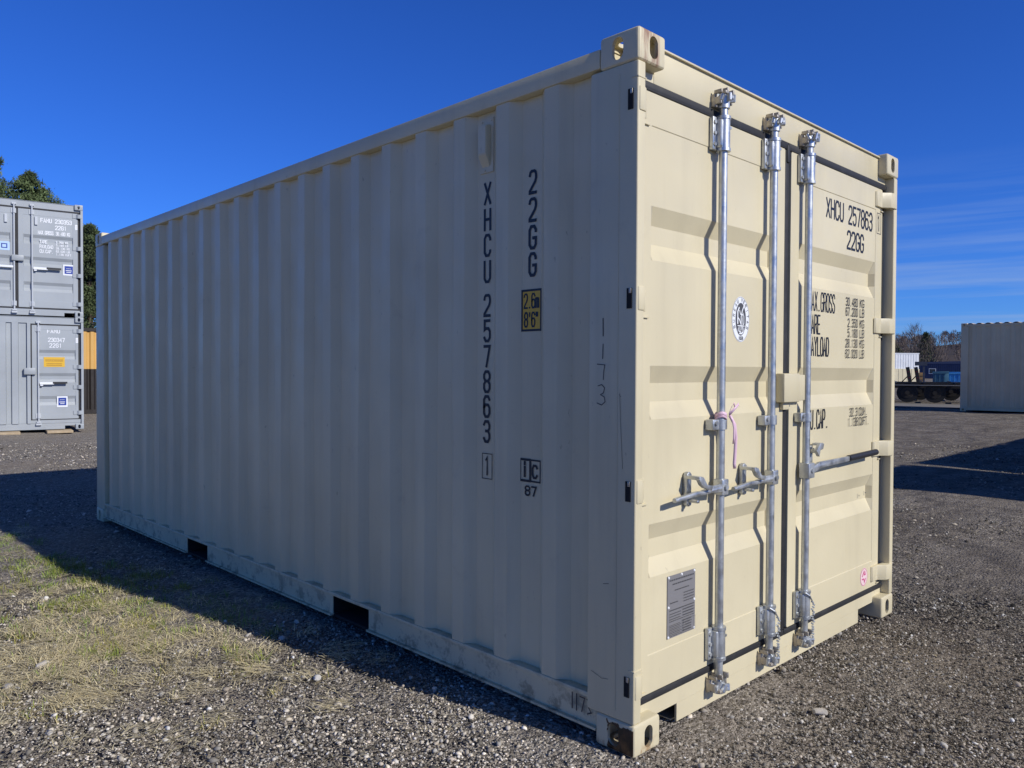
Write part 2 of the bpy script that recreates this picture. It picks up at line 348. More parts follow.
def door_leaf(parent, mat, x0, x1, xa, xb, z0, z1, pz0, pz1, tr, yd=.05, dep=.034, sl=.065, flat=.07):
    eps = .003
    xl = [x0, xa, xa + .003, xa + .016, xb - .016, xb - .003, xb, x1]
    zl = [z0, pz0 - .003, pz0]
    for t in sorted(tr): zl += [t - 2 * sl - flat, t - sl - flat, t - sl, t]
    zl += [pz1, pz1 + .003, z1]
    def depth(i, z):
        if i in (0, 1, 6, 7) or z < pz0 - 1e-6 or z > pz1 + 1e-6: return 0
        if i in (3, 4):
            for t in tr:
                if t - sl - flat - 1e-6 <= z <= t - sl + 1e-6: return dep
        return eps
    P = [[(x, yd + depth(i, z), z) for z in zl] for i, x in enumerate(xl)]
    g = G(); g.grid(P[::-1] if False else P)
    # closed rim and back of the leaf
    B = yd + .045
    g.grid([[(x0, yd, z0), (x0, yd, z1)], [(x0, B, z0), (x0, B, z1)]]); g.grid([[(x1, yd, z0), (x1, yd, z1)], [(x1, B, z0), (x1, B, z1)]])
    g.grid([[(x0, yd, z0), (x1, yd, z0)], [(x0, B, z0), (x1, B, z0)]]); g.grid([[(x0, yd, z1), (x1, yd, z1)], [(x0, B, z1), (x1, B, z1)]])
    g.grid([[(x0, B, z0), (x1, B, z0)], [(x0, B, z1), (x1, B, z1)]])
    bmesh.ops.remove_doubles(g.bm, verts=g.bm.verts, dist=1e-5); bmesh.ops.recalc_face_normals(g.bm, faces=g.bm.faces)
    ed = [e for e in g.bm.edges if e.is_boundary is False and len(e.link_faces) == 2 and e.calc_face_angle(0) > 1.2]
    bmesh.ops.bevel(g.bm, geom=ed, offset=.004, segments=2, affect='EDGES')
    return g.ob('door', mat, parent, smooth=12)

def hinge(parent, mat, z, W, right, hi):
    g = G(); f = (lambda x: W - x) if right else (lambda x: x)
    pl = [(.205, .0495), (.195, .038), (.135, .038), (.095, .003), (.06, -.004), (.035, -.004), (.012, .004), (.004, .016), (.018, .04), (.05, .047), (.12, .0497)]
    if not right: pl = [(.118, .0496), (.105, .047), (.075, .046), (.058, .030), (.052, .004), (.04, -.001), (.012, .0), (.004, .010), (.006, .034), (.02, .045), (.06, .0485)]
    g.prism([(f(x), y) for x, y in pl], z - .042, z + .042, 'z', .003 if hi else 0)
    if hi:
        g.box(*sorted((f(.085), f(.105))), .040, .05, z + .022, z + .030, .001)
        g.box(*sorted((f(.09), f(.13))), .042, .05, z - .064, z - .058, .001)
    o = g.ob('hinge', mat, parent)
    if hi and not right:
        s = G().box(-.0005, .0035, .024, .046, z - .036, z + .036).ob('hinge_slot', M['shadefill'], o)  # near-black box painted in for the shaded gap beside the hinge
        t = G().box(-.002, .001, .026, .036, z + .018, z + .036, .001).ob('hinge_pin', M['zinc'], o)
    return o

def lock_rod(parent, x, y, zb, zt, H, hi, seal=False, mat=None, r=.017):
    mat = mat or M['galv']
    rod = G().cyl((x, y, zb), (x, y, zt), r, n=20 if hi else 10).ob('lock_rod', mat, parent)
    hz = H - 2.591
    def bearing(z0, z1):
        g = G()
        g.cyl((x, y, z0), (x, y, z1), r + .009, n=20 if hi else 8)
        if hi: g.box(x - .034, x + .031, y - .012, .0484, z0 + .006, z1 - .006, .010, 3)
        if hi:
            g.cyl((x, y, z0 - .006), (x, y, z0 + .006), r + .012, n=20); g.cyl((x, y, z1 - .006), (x, y, z1 + .006), r + .012, n=20)
            g.box(x - .032, x + .03, y + .018, .0485, z0 + .004, z1 - .004, .003)
            g.box(x - .056, x - .02, .030, .0485, z0 - .002, z1 + .002, .003)
            for q in (0, 1, 2): g.cyl((x - .045, .024, z0 + .02 + q * (z1 - z0 - .04) / 2), (x - .045, .034, z0 + .02 + q * (z1 - z0 - .04) / 2), .008, n=8)
            g.box(x + .024, x + .034, .0, .034, z1 - .04, z1 - .03)
        else: g.box(x - .05, x + .04, .036, .05, z0, z1)
        return g.ob('rod_bearing', mat, rod)
    if not hi:
        bearing(zt - .2, zt - .1); bearing(zb + .1, zb + .2)
        G().box(x - .05, x + .05, y - .02, .052, zb - .05, zb - .01).box(x - .04, x + .04, y - .015, .052, zb, zb + .03).ob('cam_keeper', M['rodgrey'], rod)
        G().box(x - .04, x + .04, y - .01, .052, zt - .02, zt + .02).ob('cam_keeper', mat, rod)
        return rod
    bearing(2.272 + hz, 2.4 + hz); bearing(.212, .335)
    # mid guide
    g = G(); z = 1.165
    g.cyl((x, y, z - .02), (x, y, z + .02), r + .006, n=20)
    g.box(x - .066, x - .012, .012, .0485, z - .021, z + .021, .003); g.cyl((x - .045, .004, z + .006), (x - .045, .013, z + .006), .009, n=8)
    g.box(x + .015, x + .03, y - .012, y + .034, z - .021, z + .021, .002); g.ob('rod_guide', mat, rod)
    # cams and keepers at both ends
    rr = random.Random(int(x * 1000))
    for zc, s in ((2.468 + hz, 1), (.100, -1)):
        g = G()
        g.cyl((x, y, zc - .03), (x, y, zc + .022), r + .007, n=16)
        for a, ln in ((200, .045), (255, .04), (310, .046), (350, .04), (140, .036)):
            ca, sa = math.cos(R(a)), math.sin(R(a))
            T = Matrix.Translation((x, y, zc + s * .008)) @ Matrix.Rotation(R(a), 4, 'Z') @ Matrix.Rotation(R(rr.uniform(-25, 25)), 4, 'X')
            g.box(.008, ln, -.007, .007, -.014, .018 + rr.uniform(-.004, .008), .003, 1, T)
        g.box(x - .012, x + .03, y - .035, y + .01, zc + s * .012 - .006, zc + s * .012 + .006, .002)
        g.ob('lock_cam', mat, rod)
        k = G()
        k.box(x - .042, x + .042, .030, .053, zc - .026, zc + .026, .004)
        k.box(x - .042, x - .032, .004, .036, zc - .018, zc + .012, .004)
        k.box(x + .03, x + .040, .0, .036, zc - .012, zc + .026, .004)
        k.box(x - .04, x - .02, -.016, .0, zc + s * .018, zc + s * .018 + .012, .003)
        for q in range(4):
            k.box(x - .038 + q * .022, x - .028 + q * .022, .004 - (q % 2) * .014, .04, zc + .026, zc + .042 + (q % 2) * .006, .003)
        k.ob('cam_keeper', M['zinc'], rod)
    if seal:
        g = G(); g.tube([(x - .03, .0, .335), (x - .01, -.014, .32), (x + .022, -.012, .287)], .0035)
        pts = [(x + .022 + .004 * math.sin(i * 1.7), -.014 + .003 * math.cos(i * 2.1), .287 - i * .0115) for i in range(15)]
        for p in pts: g.cyl((p[0] - .005, p[1], p[2]), (p[0] + .005, p[1] - .003, p[2] - .006), .0045, n=6)
        g.tube([pts[-1], (x + .035, -.016, .105), (x + .03, -.016, .09), pts[-1]], .003)
        g.ob('seal_chain', mat, rod)
    return rod

def handle_left(rod, x, y):
    g = G(); z = .912
    g.box(x - .026, x + .022, y - .027, y + .018, z - .032, z + .032, .005)
    g.cyl((x - .004, y - .036, z), (x - .004, y - .028, z), .011, n=10)
    g.prism([(x - .03, z - .016), (x - .03, z + .016), (x - .1, z + .014), (x - .17, z + .002), (x - .21, z + .004), (x - .34, z - .006), (x - .35, z - .014), (x - .34, z - .022), (x - .22, z - .012), (x - .16, z - .014), (x - .1, z - .012)], y - .03, y - .012, 'y', .003)
    g.cyl((x - .20, y - .02, z - .006), (x - .355, y - .02, z - .015), .010, .009, 12)
    g.cyl((x - .04, y - .022, z), (x - .17, y - .022, z - .004), .013, .008, 12)
    g.ob('handle', M['galv'], rod)
    k = G()
    k.prism([(x - .205 + .016 * math.cos(R(q * 15)), z + .008 + .016 * math.sin(R(q * 15)) + (.052 if q * 15 % 360 < 180 else -.052)) for q in range(24)], .030, .0485, 'y', .003)
    for dz in (-.045, .06): k.cyl((x - .205, .026, z + dz), (x - .205, .038, z + dz), .011, n=8)
    k.box(x - .214, x - .196, y - .03, .04, z - .042, z - .030, .004)
    k.prism([(x - .23, z + .055), (x - .2, z + .062), (x - .17, z + .028), (x - .13, z + .02), (x - .14, z + .002), (x - .19, z + .018), (x - .21, z + .03)], y - .048, y - .03, 'y', .002)
    k.box(x - .225, x - .205, y - .046, .04, z + .05, z + .064, .003)
    k.ob('handle_catch', M['galv'], rod)
def handle_right(rod, x, y):
    g = G(); z = .912
    g.box(x - .03, x + .032, y - .03, y + .022, z - .036, z + .036, .005)
    g.cyl((x + .002, y - .036, z), (x + .002, y - .028, z), .011, n=10)
    g.prism([(x + .03, z - .014), (x + .03, z + .018), (x + .1, z + .034), (x + .47, z + .036), (x + .47, z + .012), (x + .12, z + .004)], y - .026, y - .010, 'y', .003)
    h = g.ob('handle', M['galv'], rod)
    G().cyl((x + .44, y - .018, z + .024), (x + .80, y - .018, z + .032), .0165, n=14).ob('handle_grip', M['grip'], rod)
    k = G()
    k.box(x + .08, x + .115, .036, .0485, z - .01, z + .11, .005)
    k.box(x + .085, x + .105, y - .02, .04, z + .075, z + .095, .004)
    k.prism([(x + .05, z + .09), (x + .09, z + .125), (x + .13, z + .12), (x + .12, z + .095), (x + .09, z + .09), (x + .08, z + .06)], y - .03, y - .014, 'y', .002)
    k.box(x + .11, x + .15, .0, .04, z + .11, z + .122, .003, 2)
    for dz in (.005, .09): k.cyl((x + .098, .026, z + dz), (x + .098, .038, z + dz), .009, n=8)
    k.ob('handle_catch', M['galv'], rod)

def container(label, loc, rz, mats, H=2.591, W=2.438, L=6.058, doors='double', hi=False, group=None, troughs=(1.99, 1.40, .81)):
    root = thing('shipping_container', label, 'shipping container', loc, rz, group)
    c, side, low = mats; bv = .004 if hi else 0
    # castings
    for fx in (0, 1):
        for fy in (0, 1):
            for fz in (0, 1):
                m = c; lb = None
                if hi and not fx and not fy: m = M['cream_rust_top'] if fz else M['cream_rust_low']; lb = 'corner casting with brown rust streaks' if fz else 'corner casting with paint worn off to dark rust'
                casting(W, L, H, fx, fy, fz, m, root, lb)
    # posts
    for fx in (0, 1):
        for fy in (0, 1):
            f = (lambda x: W - x) if fx else (lambda x: x); h = (lambda y: L - y) if fy else (lambda y: y)
            g = G(); dbl = doors == 'double' and not fy
            fr = .004
            g.box(*sorted((f(.003), f(.048))), *sorted((h(fr), h(.2215))), .118, H - .118, .007 if hi else 0, 3)
            g.box(*sorted((f(.0481), f(.105))), *sorted((h(.062), h(.2))), .118, H - .118)
            if hi and not fx and not fy:
                for z in (.31, 2.415): g.box(.001, .05, .002, .03, z - .0025, z + .0025, .001)
                g.box(.0015, .004, .085, .088, .15, H - .15)
            g.ob('corner_post', side if (not fx and hi) else c, root)
    # rails
    for fx in (0, 1):
        f = (lambda x: W - x) if fx else (lambda x: x)
        m_ = side if not fx else c
        G().box(*sorted((f(.001), f(.061))), .178, L - .178, H - .107, H - .036, bv).ob('top_rail', m_, root)
        pk = [(1.69, 2.035), (4.02, 4.37)]; pk = [(1.69, 2.035), (3.67, 4.023)] if hi else [(1.85, 2.2), (3.86, 4.21)]
        g = G(); segs = [(.178, pk[0][0]), (pk[0][1], pk[1][0]), (pk[1][1], L - .178)]
        for a, b in segs:
            g.box(*sorted((f(.018), f(.023))), a, b, .0545, .158); g.box(*sorted((f(.001), f(.05))), a, b, .045, .0543)
        g.box(*sorted((f(.004), f(.06))), .178, L - .178, .1582, .176, .003 if hi else 0)
        g.ob('bottom_rail', low if not fx else c, root)
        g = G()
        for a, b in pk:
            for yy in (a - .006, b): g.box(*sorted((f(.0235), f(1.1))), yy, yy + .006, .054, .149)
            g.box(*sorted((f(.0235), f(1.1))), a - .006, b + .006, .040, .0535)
        g.ob('forklift_pocket', M['shadefill'], root)  # tunnel walls coloured near black to stand for the shade inside
    G().box(.06, W - .06, .15, L - .1, .15, .2).box(.3, W - .3, .3, 1.6, .055, .149).box(.3, W - .3, 2.15, 3.6, .055, .149).box(.3, W - .3, 4.45, L - .3, .055, .149).ob('floor', M['shadefill'], root)  # floor and blocks below coloured near black as shade under the container
    # side walls
    wall(root, side, 'y', .2218, L - .2218, .1765, H - .1075, .008, .036, -1, .385)
    wall(root, c, 'y', .2218, L - .2218, .1765, H - .1075, W - .008, .036, 1, .385)
    # roof
    rows = []; ny = 88
    P = [[(x, .16 + (L - .32) * j / ny, H - .034 + ((.0 if x in (.03, W - .03) else (.018 if (j // 2) % 2 else .0)) if hi else (.034 if (j // 2) % 2 else .0))) for j in range(ny + 1)] for x in (.03, .1, W / 2, W - .1, W - .03)]
    g = G(); g.grid(P[::-1]); g.ob('roof', c, root)
    # far end
    wall(root, c, 'x', .11, W - .11, .15, H - .12, L - .03, .045, 1, .22, pitch=.25, name='end_wall')
    G().box(.162, W - .162, L - .1, L - .012, H - .11, H - .02, bv).box(.162, W - .162, L - .1, L - .012, .02, .15, bv).ob('end_frame', c, root)
    yd = .05
    if doors == 'plain':
        wall(root, c, 'x', .11, W - .11, .15, H - .12, .03, .045, -1, .22, pitch=.25, name='end_wall')
        G().box(.162, W - .162, .012, .1, H - .11, H - .02).box(.162, W - .162, .012, .1, .02, .15).ob('end_frame', c, root)
        return root
    # header & sill
    hb = H - .153
    G().box(.1621, W - .1621, yd + .002, .14, hb, H - .014, .003 if hi else 0).box(.05, .1619, yd + .004, .12, hb, H - .119).box(W - .1619, W - .05, yd + .004, .12, hb, H - .119).box(.1623, W - .1623, yd - .009, yd + .0015, H - .0215, H - .0155).ob('door_header', c, root)
    g = G().box(.05, W - .05, yd + .003, yd + .012, .0855, .147).box(.345, W - .36, yd + .003, yd + .012, .014, .085, 0)
    g.box(.345, W - .36, yd + .03, .2, .010, .0138)
    g.ob('door_sill', c, root)
    if hi: G().box(.055, W - .055, yd + .03, .16, .0855, .146).box(.1625, .5, .155, .16, .012, .085).box(W - .5, W - .1625, .155, .16, .012, .085).ob('sill_shade', M['shadefill'], root)  # near-black boxes stand in for the shade behind the sill and its notches
    if doors == 'double':
        zt, zb = H - .189, .178; mid = W / 2
        lf = door_leaf(root, c, .1, mid - .037, .148, mid - .115, zb, zt, .323, H - .311, troughs)
        rt = door_leaf(root, c, mid + .024, W - .1, mid + .108, W - .188, zb, zt, .323, H - .311, troughs)
        for fx, leaf in ((0, lf), (1, rt)):
            hz = (.25, .951, 1.638, 2.34) if hi else (.28, .9, H - .95, H - .25)
            for z in hz: hinge(leaf, c, z, W, fx, hi)
        gk = G(); b2 = .005 if hi else 0
        for a, b in ((.052, mid - .008), (mid - .004, W - .052)):
            gk.box(a, b, .046, .075, zt + .001, hb - .001, b2, 2); gk.box(a, b, .046, .075, .148, zb - .001, b2, 2)
            if hi:
                gk.box(a, b, .0455, .05, zt + .011, zt + .014); gk.box(a, b, .0455, .05, .158, .161)
        for a, b in ((.052, .0985), (W - .0985, W - .052)): gk.box(a, b, .058, .08, zb - .03, zt + .03, b2, 2)
        gk.box(mid - .0355, mid - .008, .048, .08, zb, zt, b2, 2); gk.box(mid - .006, mid + .0225, .058, .08, zb, zt, b2, 2)
        if hi: gk.box(mid - .03, mid + .0, .041, .06, zt - .06, zt + .022, .006, 2)
        gk.ob('gasket', M['rubber'], root)
        g = G()
        if hi:
            g.box(1.108, 1.262, .004, .0485, 1.24, 1.372, .006); g.box(1.262, 1.33, .012, .046, 1.245, 1.366, .005); g.box(1.15, 1.21, .03, .0485, 1.205, 1.238, .003)
        else: g.box(mid - .1, mid + .12, -.02, .048, 1.14, 1.26, .01)
        g.ob('lock_box', c, root)
        root['_leaf'] = 1
        return root, lf, rt
    if doors == 'single':
        # corrugated left part, one door at the right
        wall(root, c, 'x', .1, 1.385, .148, hb, .03, .05, -1, .235, pitch=.22, of=.11, s=.015, name='end_panel')
        g = G().box(1.386, 1.448, .03, .1, .147, hb).box(1.448, W - .05, .045, .1, .147, .215).box(1.448, W - .05, .045, .1, H - .165, hb); g.ob('door_frame', c, root)
        lf = door_leaf(root, c, 1.475, W - .1, 1.56, W - .15, .235, H - .195, .33, H - .29, troughs, yd=.05)
        for z in (.36, .92, H - 1.08, H - .3): hinge(lf, c, z, W, 1, False)
        gk = G().box(1.449, 1.474, .05, .08, .215, H - .166).box(1.474, W - .06, .05, .08, .2155, .234).box(1.474, W - .06, .05, .08, H - .194, H - .1655).box(W - .0985, W - .06, .05, .08, .2345, H - .1945)
        gk.ob('gasket', M['rubber'], root)
        G().box(1.325, 1.54, -.02, .048, 1.19, 1.33, .012).ob('lock_box', c, root)
        return root, lf, lf

# ------------------------------------------------------------------ ground
def gz(x, y):
    t = np.clip((np.asarray(x, float) - 15) / 10, 0, 1); return .09 * t * t * (3 - 2 * t)
def axis_pts(lo, hi, near, step):
    a = [0.]; s = step
    while a[-1] < hi: a.append(a[-1] + s); s = s if a[-1] < near else s * 1.25
    b = [0.]; s = step
    while b[-1] > lo: b.append(b[-1] - s); s = s if -b[-1] < near else s * 1.25
    return np.array(sorted(set(b + a)))
xs = axis_pts(-600, 900, 30, .5); ys = axis_pts(-600, 900, 26, .5)
X, Y = np.meshgrid(xs, ys, indexing='ij')
rough_ = np.where((np.hypot(X, Y) < 34), .012 * (np.sin(X * 1.9 + Y * .7) + np.sin(Y * 2.3 - X * 1.1 + 1)), 0) - .014
V = np.stack([X, Y, gz(X, Y) + rough_], -1).reshape(-1, 3); nx, ny = len(xs), len(ys)
I = np.arange(nx * ny).reshape(nx, ny); F = np.stack([I[:-1, :-1], I[1:, :-1], I[1:, 1:], I[:-1, 1:]], -1).reshape(-1, 4)
def ground_mat():
    m, nt, b = newmat('gravel_ground', (.2, .18, .16), .9, spec=.25)
    tc = nn(nt, 'ShaderNodeTexCoord').outputs['Object']; lk = nt.links.new
    def vor(scale, rand=1):
        v = nn(nt, 'ShaderNodeTexVoronoi'); v.inputs['Scale'].default_value = scale; lk(tc, v.inputs[0]); return v
    v1 = vor(62); v2 = vor(140); v3 = vor(17)
    sx = nn(nt, 'ShaderNodeSeparateColor'); lk(v1.outputs['Color'], sx.inputs[0])
    sy = nn(nt, 'ShaderNodeSeparateColor'); lk(v2.outputs['Color'], sy.inputs[0])
    r = nn(nt, 'ShaderNodeValToRGB'); e = r.color_ramp.elements; e[0].position = 0; e[0].color = (.06, .054, .048, 1); e[1].position = 1; e[1].color = (.80, .73, .62, 1)
    for p, c in ((.3, (.17, .15, .128, 1)), (.65, (.35, .31, .265, 1)), (.88, (.55, .50, .42, 1))): q = e.new(p); q.color = c
    lk(mathn(nt, 'ADD', mathn(nt, 'MULTIPLY', sx.outputs[0], .6), mathn(nt, 'MULTIPLY', sy.outputs[0], .4)), r.inputs[0])
    base = r.outputs[0]
    base = mixc(nt, mrange(nt, noise(nt, tc, .7, 5, .6), .42, .66, 0, .5), base, (.30, .245, .185))
    base = mixc(nt, mrange(nt, noise(nt, tc, 3.1, 5, .65), .5, .75, 0, .4), base, (.22, .19, .165))
    # tyre-churned dark earth away to the right
    s = nn(nt, 'ShaderNodeSeparateXYZ'); lk(tc, s.inputs[0])
    far = mrange(nt, mathn(nt, 'SUBTRACT', s.outputs[0], mathn(nt, 'MULTIPLY', s.outputs[1], .45)), 0.2, 2.5, 0, 1)
    dk = mathn(nt, 'MULTIPLY', far, mrange(nt, noise(nt, tc, 1.1, 6, .65, (.35, 1.6, 1)), .40, .62, .15, .7))
    base = mixc(nt, dk, base, (.155, .132, .108))
    cl = mrange(nt, noise(nt, tc, 2.6, 8, .72, (1, 1, 1)), .46, .60, 0, .6); cl = mathn(nt, 'MULTIPLY', cl, far); base = mixc(nt, cl, base, (.09, .075, .062))
    c2 = mrange(nt, noise(nt, tc, 5.5, 8, .75, (1, 1, 1)), .53, .68, 0, .55); base = mixc(nt, c2, base, (.46, .40, .33))
    tr = mathn(nt, 'MULTIPLY', mrange(nt, s.outputs[0], 9, 16), mrange(nt, noise(nt, tc, .8, 6, .7, (2.2, .5, 1)), .5, .62, 0, .5))
    base = mixc(nt, tr, base, (.11, .085, .075))
    lk(base, b.inputs['Base Color'])
    h = mathn(nt, 'ADD', mathn(nt, 'MULTIPLY', v1.outputs['Distance'], -1.), mathn(nt, 'MULTIPLY', v2.outputs['Distance'], -.45))
    n1 = nn(nt, 'ShaderNodeBump'); n1.inputs['Strength'].default_value = .9; n1.inputs['Distance'].default_value = .012; lk(h, n1.inputs['Height'])
    n2 = nn(nt, 'ShaderNodeBump'); n2.inputs['Strength'].default_value = 1; n2.inputs['Distance'].default_value = .08; lk(noise(nt, tc, 2.4, 7, .68), n2.inputs['Height']); lk(n1.outputs[0], n2.inputs['Normal'])
    lk(n2.outputs[0], b.inputs['Normal']); return m
g_ = npmesh('ground', V, F, ground_mat()); g_['kind'] = 'structure'
# pale worn road strip beyond the right-hand container
def plain(name, c1, c2, sc=3, rough=.85):
    m, nt, b = newmat(name, c1, rough); tc = nn(nt, 'ShaderNodeTexCoord').outputs['Object']
    nt.links.new(mixc(nt, mrange(nt, noise(nt, tc, sc, 6, .65), .35, .65), c1, c2), b.inputs['Base Color']); return m
rdir = Vector((.309, -.951)); rn = Vector((.951, .309)); rc = Vector((29.6, 8.6))
rm = G(); N_ = 24
rm.grid([[(*(rc + rdir * t * 3 + rn * (wd + .15 * math.sin(t * 1.7 + wd))), float(gz(40, 0)) + .012) for wd in (-1.5, 1.9)] for t in range(-N_, N_)])
ro = rm.ob('road', plain('worn_road', (.24, .225, .20), (.17, .155, .14), 1.2)); ro['kind'] = 'structure'

# loose stones as a real layer near the camera
def attr_mat(name, rough=.85, tr=0):
    m, nt, b = newmat(name, (.3, .3, .3), rough, spec=.3); a = nn(nt, 'ShaderNodeVertexColor'); a.layer_name = 'col'; nt.links.new(a.outputs[0], b.inputs['Base Color'])
    return m
M['stone'] = attr_mat('stone'); M['blade'] = attr_mat('grass_blade', .7)
M['leaf'] = attr_mat('needle', .8)
def template(sub):
    b = bmesh.new()
    if sub: bmesh.ops.create_icosphere(b, subdivisions=1, radius=1)
    else:
        vs = [b.verts.new(p) for p in ((1, 0, 0), (0, 1, 0), (-1, 0, 0), (0, -1, 0), (0, 0, 1))]
        for i in range(4): b.faces.new((vs[i], vs[(i + 1) % 4], vs[4]))
    b.verts.index_update(); v = np.array([x.co[:] for x in b.verts]); f = np.array([[q.index for q in p.verts] for p in b.faces]); b.free(); return v, f
def stones(P, S, C, sub):
    tv, tf = template(sub); n = len(P); a = RNG.uniform(0, 2 * np.pi, n)
    sc = np.stack([S * RNG.uniform(.8, 1.35, n), S * RNG.uniform(.6, 1., n), S * RNG.uniform(.4, .85, n)], -1)
    v = tv[None] * sc[:, None, :] * (1 + RNG.uniform(-.36, .36, (n, len(tv), 1)))
    ti = RNG.uniform(-.5, .5, n); cz, sz = np.cos(ti)[:, None], np.sin(ti)[:, None]
    v = np.stack([v[..., 0] * cz - v[..., 2] * sz, v[..., 1], v[..., 0] * sz + v[..., 2] * cz], -1)
    c, s = np.cos(a)[:, None], np.sin(a)[:, None]
    v = np.stack([v[..., 0] * c - v[..., 1] * s, v[..., 0] * s + v[..., 1] * c, v[..., 2]], -1)
    v += P[:, None, :]; F = tf[None] + (np.arange(n) * len(tv))[:, None, None]
    return v.reshape(-1, 3), F.reshape(-1, 3), np.repeat(C, len(tv), 0)
def lowf(x, y, k=1.):
    x = x * k; y = y * k
    return (np.sin(1.7 * x + 2.1 * y + 1.3 * np.sin(.9 * y - x)) + np.sin(3.1 * y - 2.3 * x + 1.1 * np.sin(2.2 * x)) * .7 + np.sin(5.3 * x + 4.1 * y + np.sin(3 * y)) * .5) / 2.2
def scatter(n, rmin, rmax, p=1.5):
    r = rmin + (rmax - rmin) * RNG.uniform(0, 1, n) ** p; a = RNG.uniform(R(-6), R(96), n)   # a: from +y clockwise
    x = CAM.x + r * np.sin(a); y = CAM.y + r * np.cos(a)
    k = ~((x > .09) & (x < 2.36) & (y > .22) & (y < 5.9)) & (RNG.uniform(0, 1, n) < .86 + .5 * lowf(x - 5, y + 1, 1.9)); return x[k], y[k], r[k]
def stone_cols(x, y, n):
    b = RNG.beta(1.2, 2.4, n) * .80 + .04
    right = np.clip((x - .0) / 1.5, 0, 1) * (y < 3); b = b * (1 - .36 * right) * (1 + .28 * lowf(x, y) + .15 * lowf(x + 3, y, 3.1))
    tint = RNG.uniform(0, 1, n)[:, None]
    c = b[:, None] * (np.array([1.17, 1.02, .80]) * (1 - tint) + np.array([1.06, 1.0, .90]) * tint)
    br = RNG.uniform(0, 1, n) < .12 + .25 * np.clip(lowf(x + 7, y - 2, 1.3), 0, 1); c[br] = b[br][:, None] * np.array([1.05, .90, .74]); wh = RNG.uniform(0, 1, n) < .015; c[wh] = np.array([.78, .76, .72]) * RNG.uniform(.7, 1.1, (wh.sum(), 1))
    return c
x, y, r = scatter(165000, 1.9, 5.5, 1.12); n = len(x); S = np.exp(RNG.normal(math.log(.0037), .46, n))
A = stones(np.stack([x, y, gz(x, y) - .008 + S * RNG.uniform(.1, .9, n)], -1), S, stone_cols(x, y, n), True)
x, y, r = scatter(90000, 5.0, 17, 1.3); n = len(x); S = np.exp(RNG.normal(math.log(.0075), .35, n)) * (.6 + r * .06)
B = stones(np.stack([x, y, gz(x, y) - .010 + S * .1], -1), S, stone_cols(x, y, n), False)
so_ = npmesh('gravel', np.concatenate([A[0], B[0]]), np.concatenate([A[1], B[1] + len(A[0])]), M['stone'], np.concatenate([A[2], B[2]]))
so_['kind'] = 'stuff'; tag(so_, 'loose grey and brown gravel stones covering the yard', 'gravel')

# grass and straw
def blades(px, py, n, ln, wd, lean, cols, flat=False, A_=None):
    a = RNG.uniform(0, 2 * np.pi, n) if A_ is None else A_; L = ln * RNG.uniform(.5, 1.4, n); W2 = wd * RNG.uniform(.6, 1.2, n) / 2
    dx, dy = np.cos(a), np.sin(a); k = RNG.uniform(.5, 1.2, n) * lean
    h = L * (np.cos(np.minimum(k, 1.5)) if not flat else RNG.uniform(.02, .22, n)); s = L * (np.sin(np.minimum(k, 1.5)) if not flat else .97)
    z0 = np.full(n, -.012) if not flat else RNG.uniform(.0, .012, n)
    b0 = np.stack([px - dy * W2, py + dx * W2, z0], -1); b1 = np.stack([px + dy * W2, py - dx * W2, z0], -1)
    mx_, my_ = px + dx * s * .4, py + dy * s * .4; mz = z0 + h * .62
    c0 = np.stack([mx_ - dy * W2 * .8, my_ + dx * W2 * .8, mz], -1); c1 = np.stack([mx_ + dy * W2 * .8, my_ - dx * W2 * .8, mz], -1)
    tp = np.stack([px + dx * s, py + dy * s, z0 + h * (1 if not flat else .6)], -1)
    V = np.stack([b0, b1, c1, c0, tp], 1).reshape(-1, 3); i = np.arange(n)[:, None] * 5
    F = np.concatenate([i + np.array([[0, 1, 2]]), i + np.array([[0, 2, 3]]), i + np.array([[3, 2, 4]])])
    return V, F, np.repeat(cols, 5, 0)
GR = np.array([.22, .32, .06]); DR = np.array([.62, .52, .28]); ST = np.array([.88, .76, .47])
patches = [ # x, y, sx, sy, n, type
 (-.80, 4.7, .10, .75, 1700, 'g'), (-.72, 3.9, .14, .45, 1500, 'g'), (-.45, 3.7, .16, .30, 700, 'g'), (-1.0, 3.5, .25, .5, 1300, 'm'), (-.80, 3.0, .2, .35, 1500, 'm'), (-.55, 2.75, .15, .3, 900, 'g'),
 (-.40, 2.2, .1, .22, 350, 'g'), (-1.15, 2.75, .25, .28, 1700, 'd'), (-1.3, 2.5, .2, .2, 1200, 'd'), (-.80, 2.5, .28, .3, 1200, 'd'), (-.66, 2.35, .2, .2, 500, 'g'), (-.5, 1.9, .2, .25, 500, 'd'),
 (-1.15, 2.35, .08, .08, 350, 'g'), (-.35, 3.2, .14, .4, 600, 'g'), (-1.6, 3.6, .4, .6, 1200, 'm'), (-1.1, 5.2, .3, .8, 900, 'm'), (-.62, 1.55, .3, .2, 260, 'd'), (-1.0, 1.9, .3, .2, 350, 'd'), (-.3, 2.6, .1, .3, 300, 'g'),
 (-1.35, 2.05, .28, .16, 800, 'd'), (-1.0, 2.45, .05, .05, 200, 'g'), (-.9, 3.3, .06, .12, 350, 'g'), (-.75, 2.65, .05, .1, 300, 'g'),
 (-1.9, 2.6, .4, .4, 900, 'd'), (-2.3, 4.5, .7, 1.2, 900, 'm')]
Vs, Fs, Cs = [], [], []; off = 0
def addb(t):
    global off
    Vs.append(t[0]); Fs.append(t[1] + off); Cs.append(t[2]); off += len(t[0])
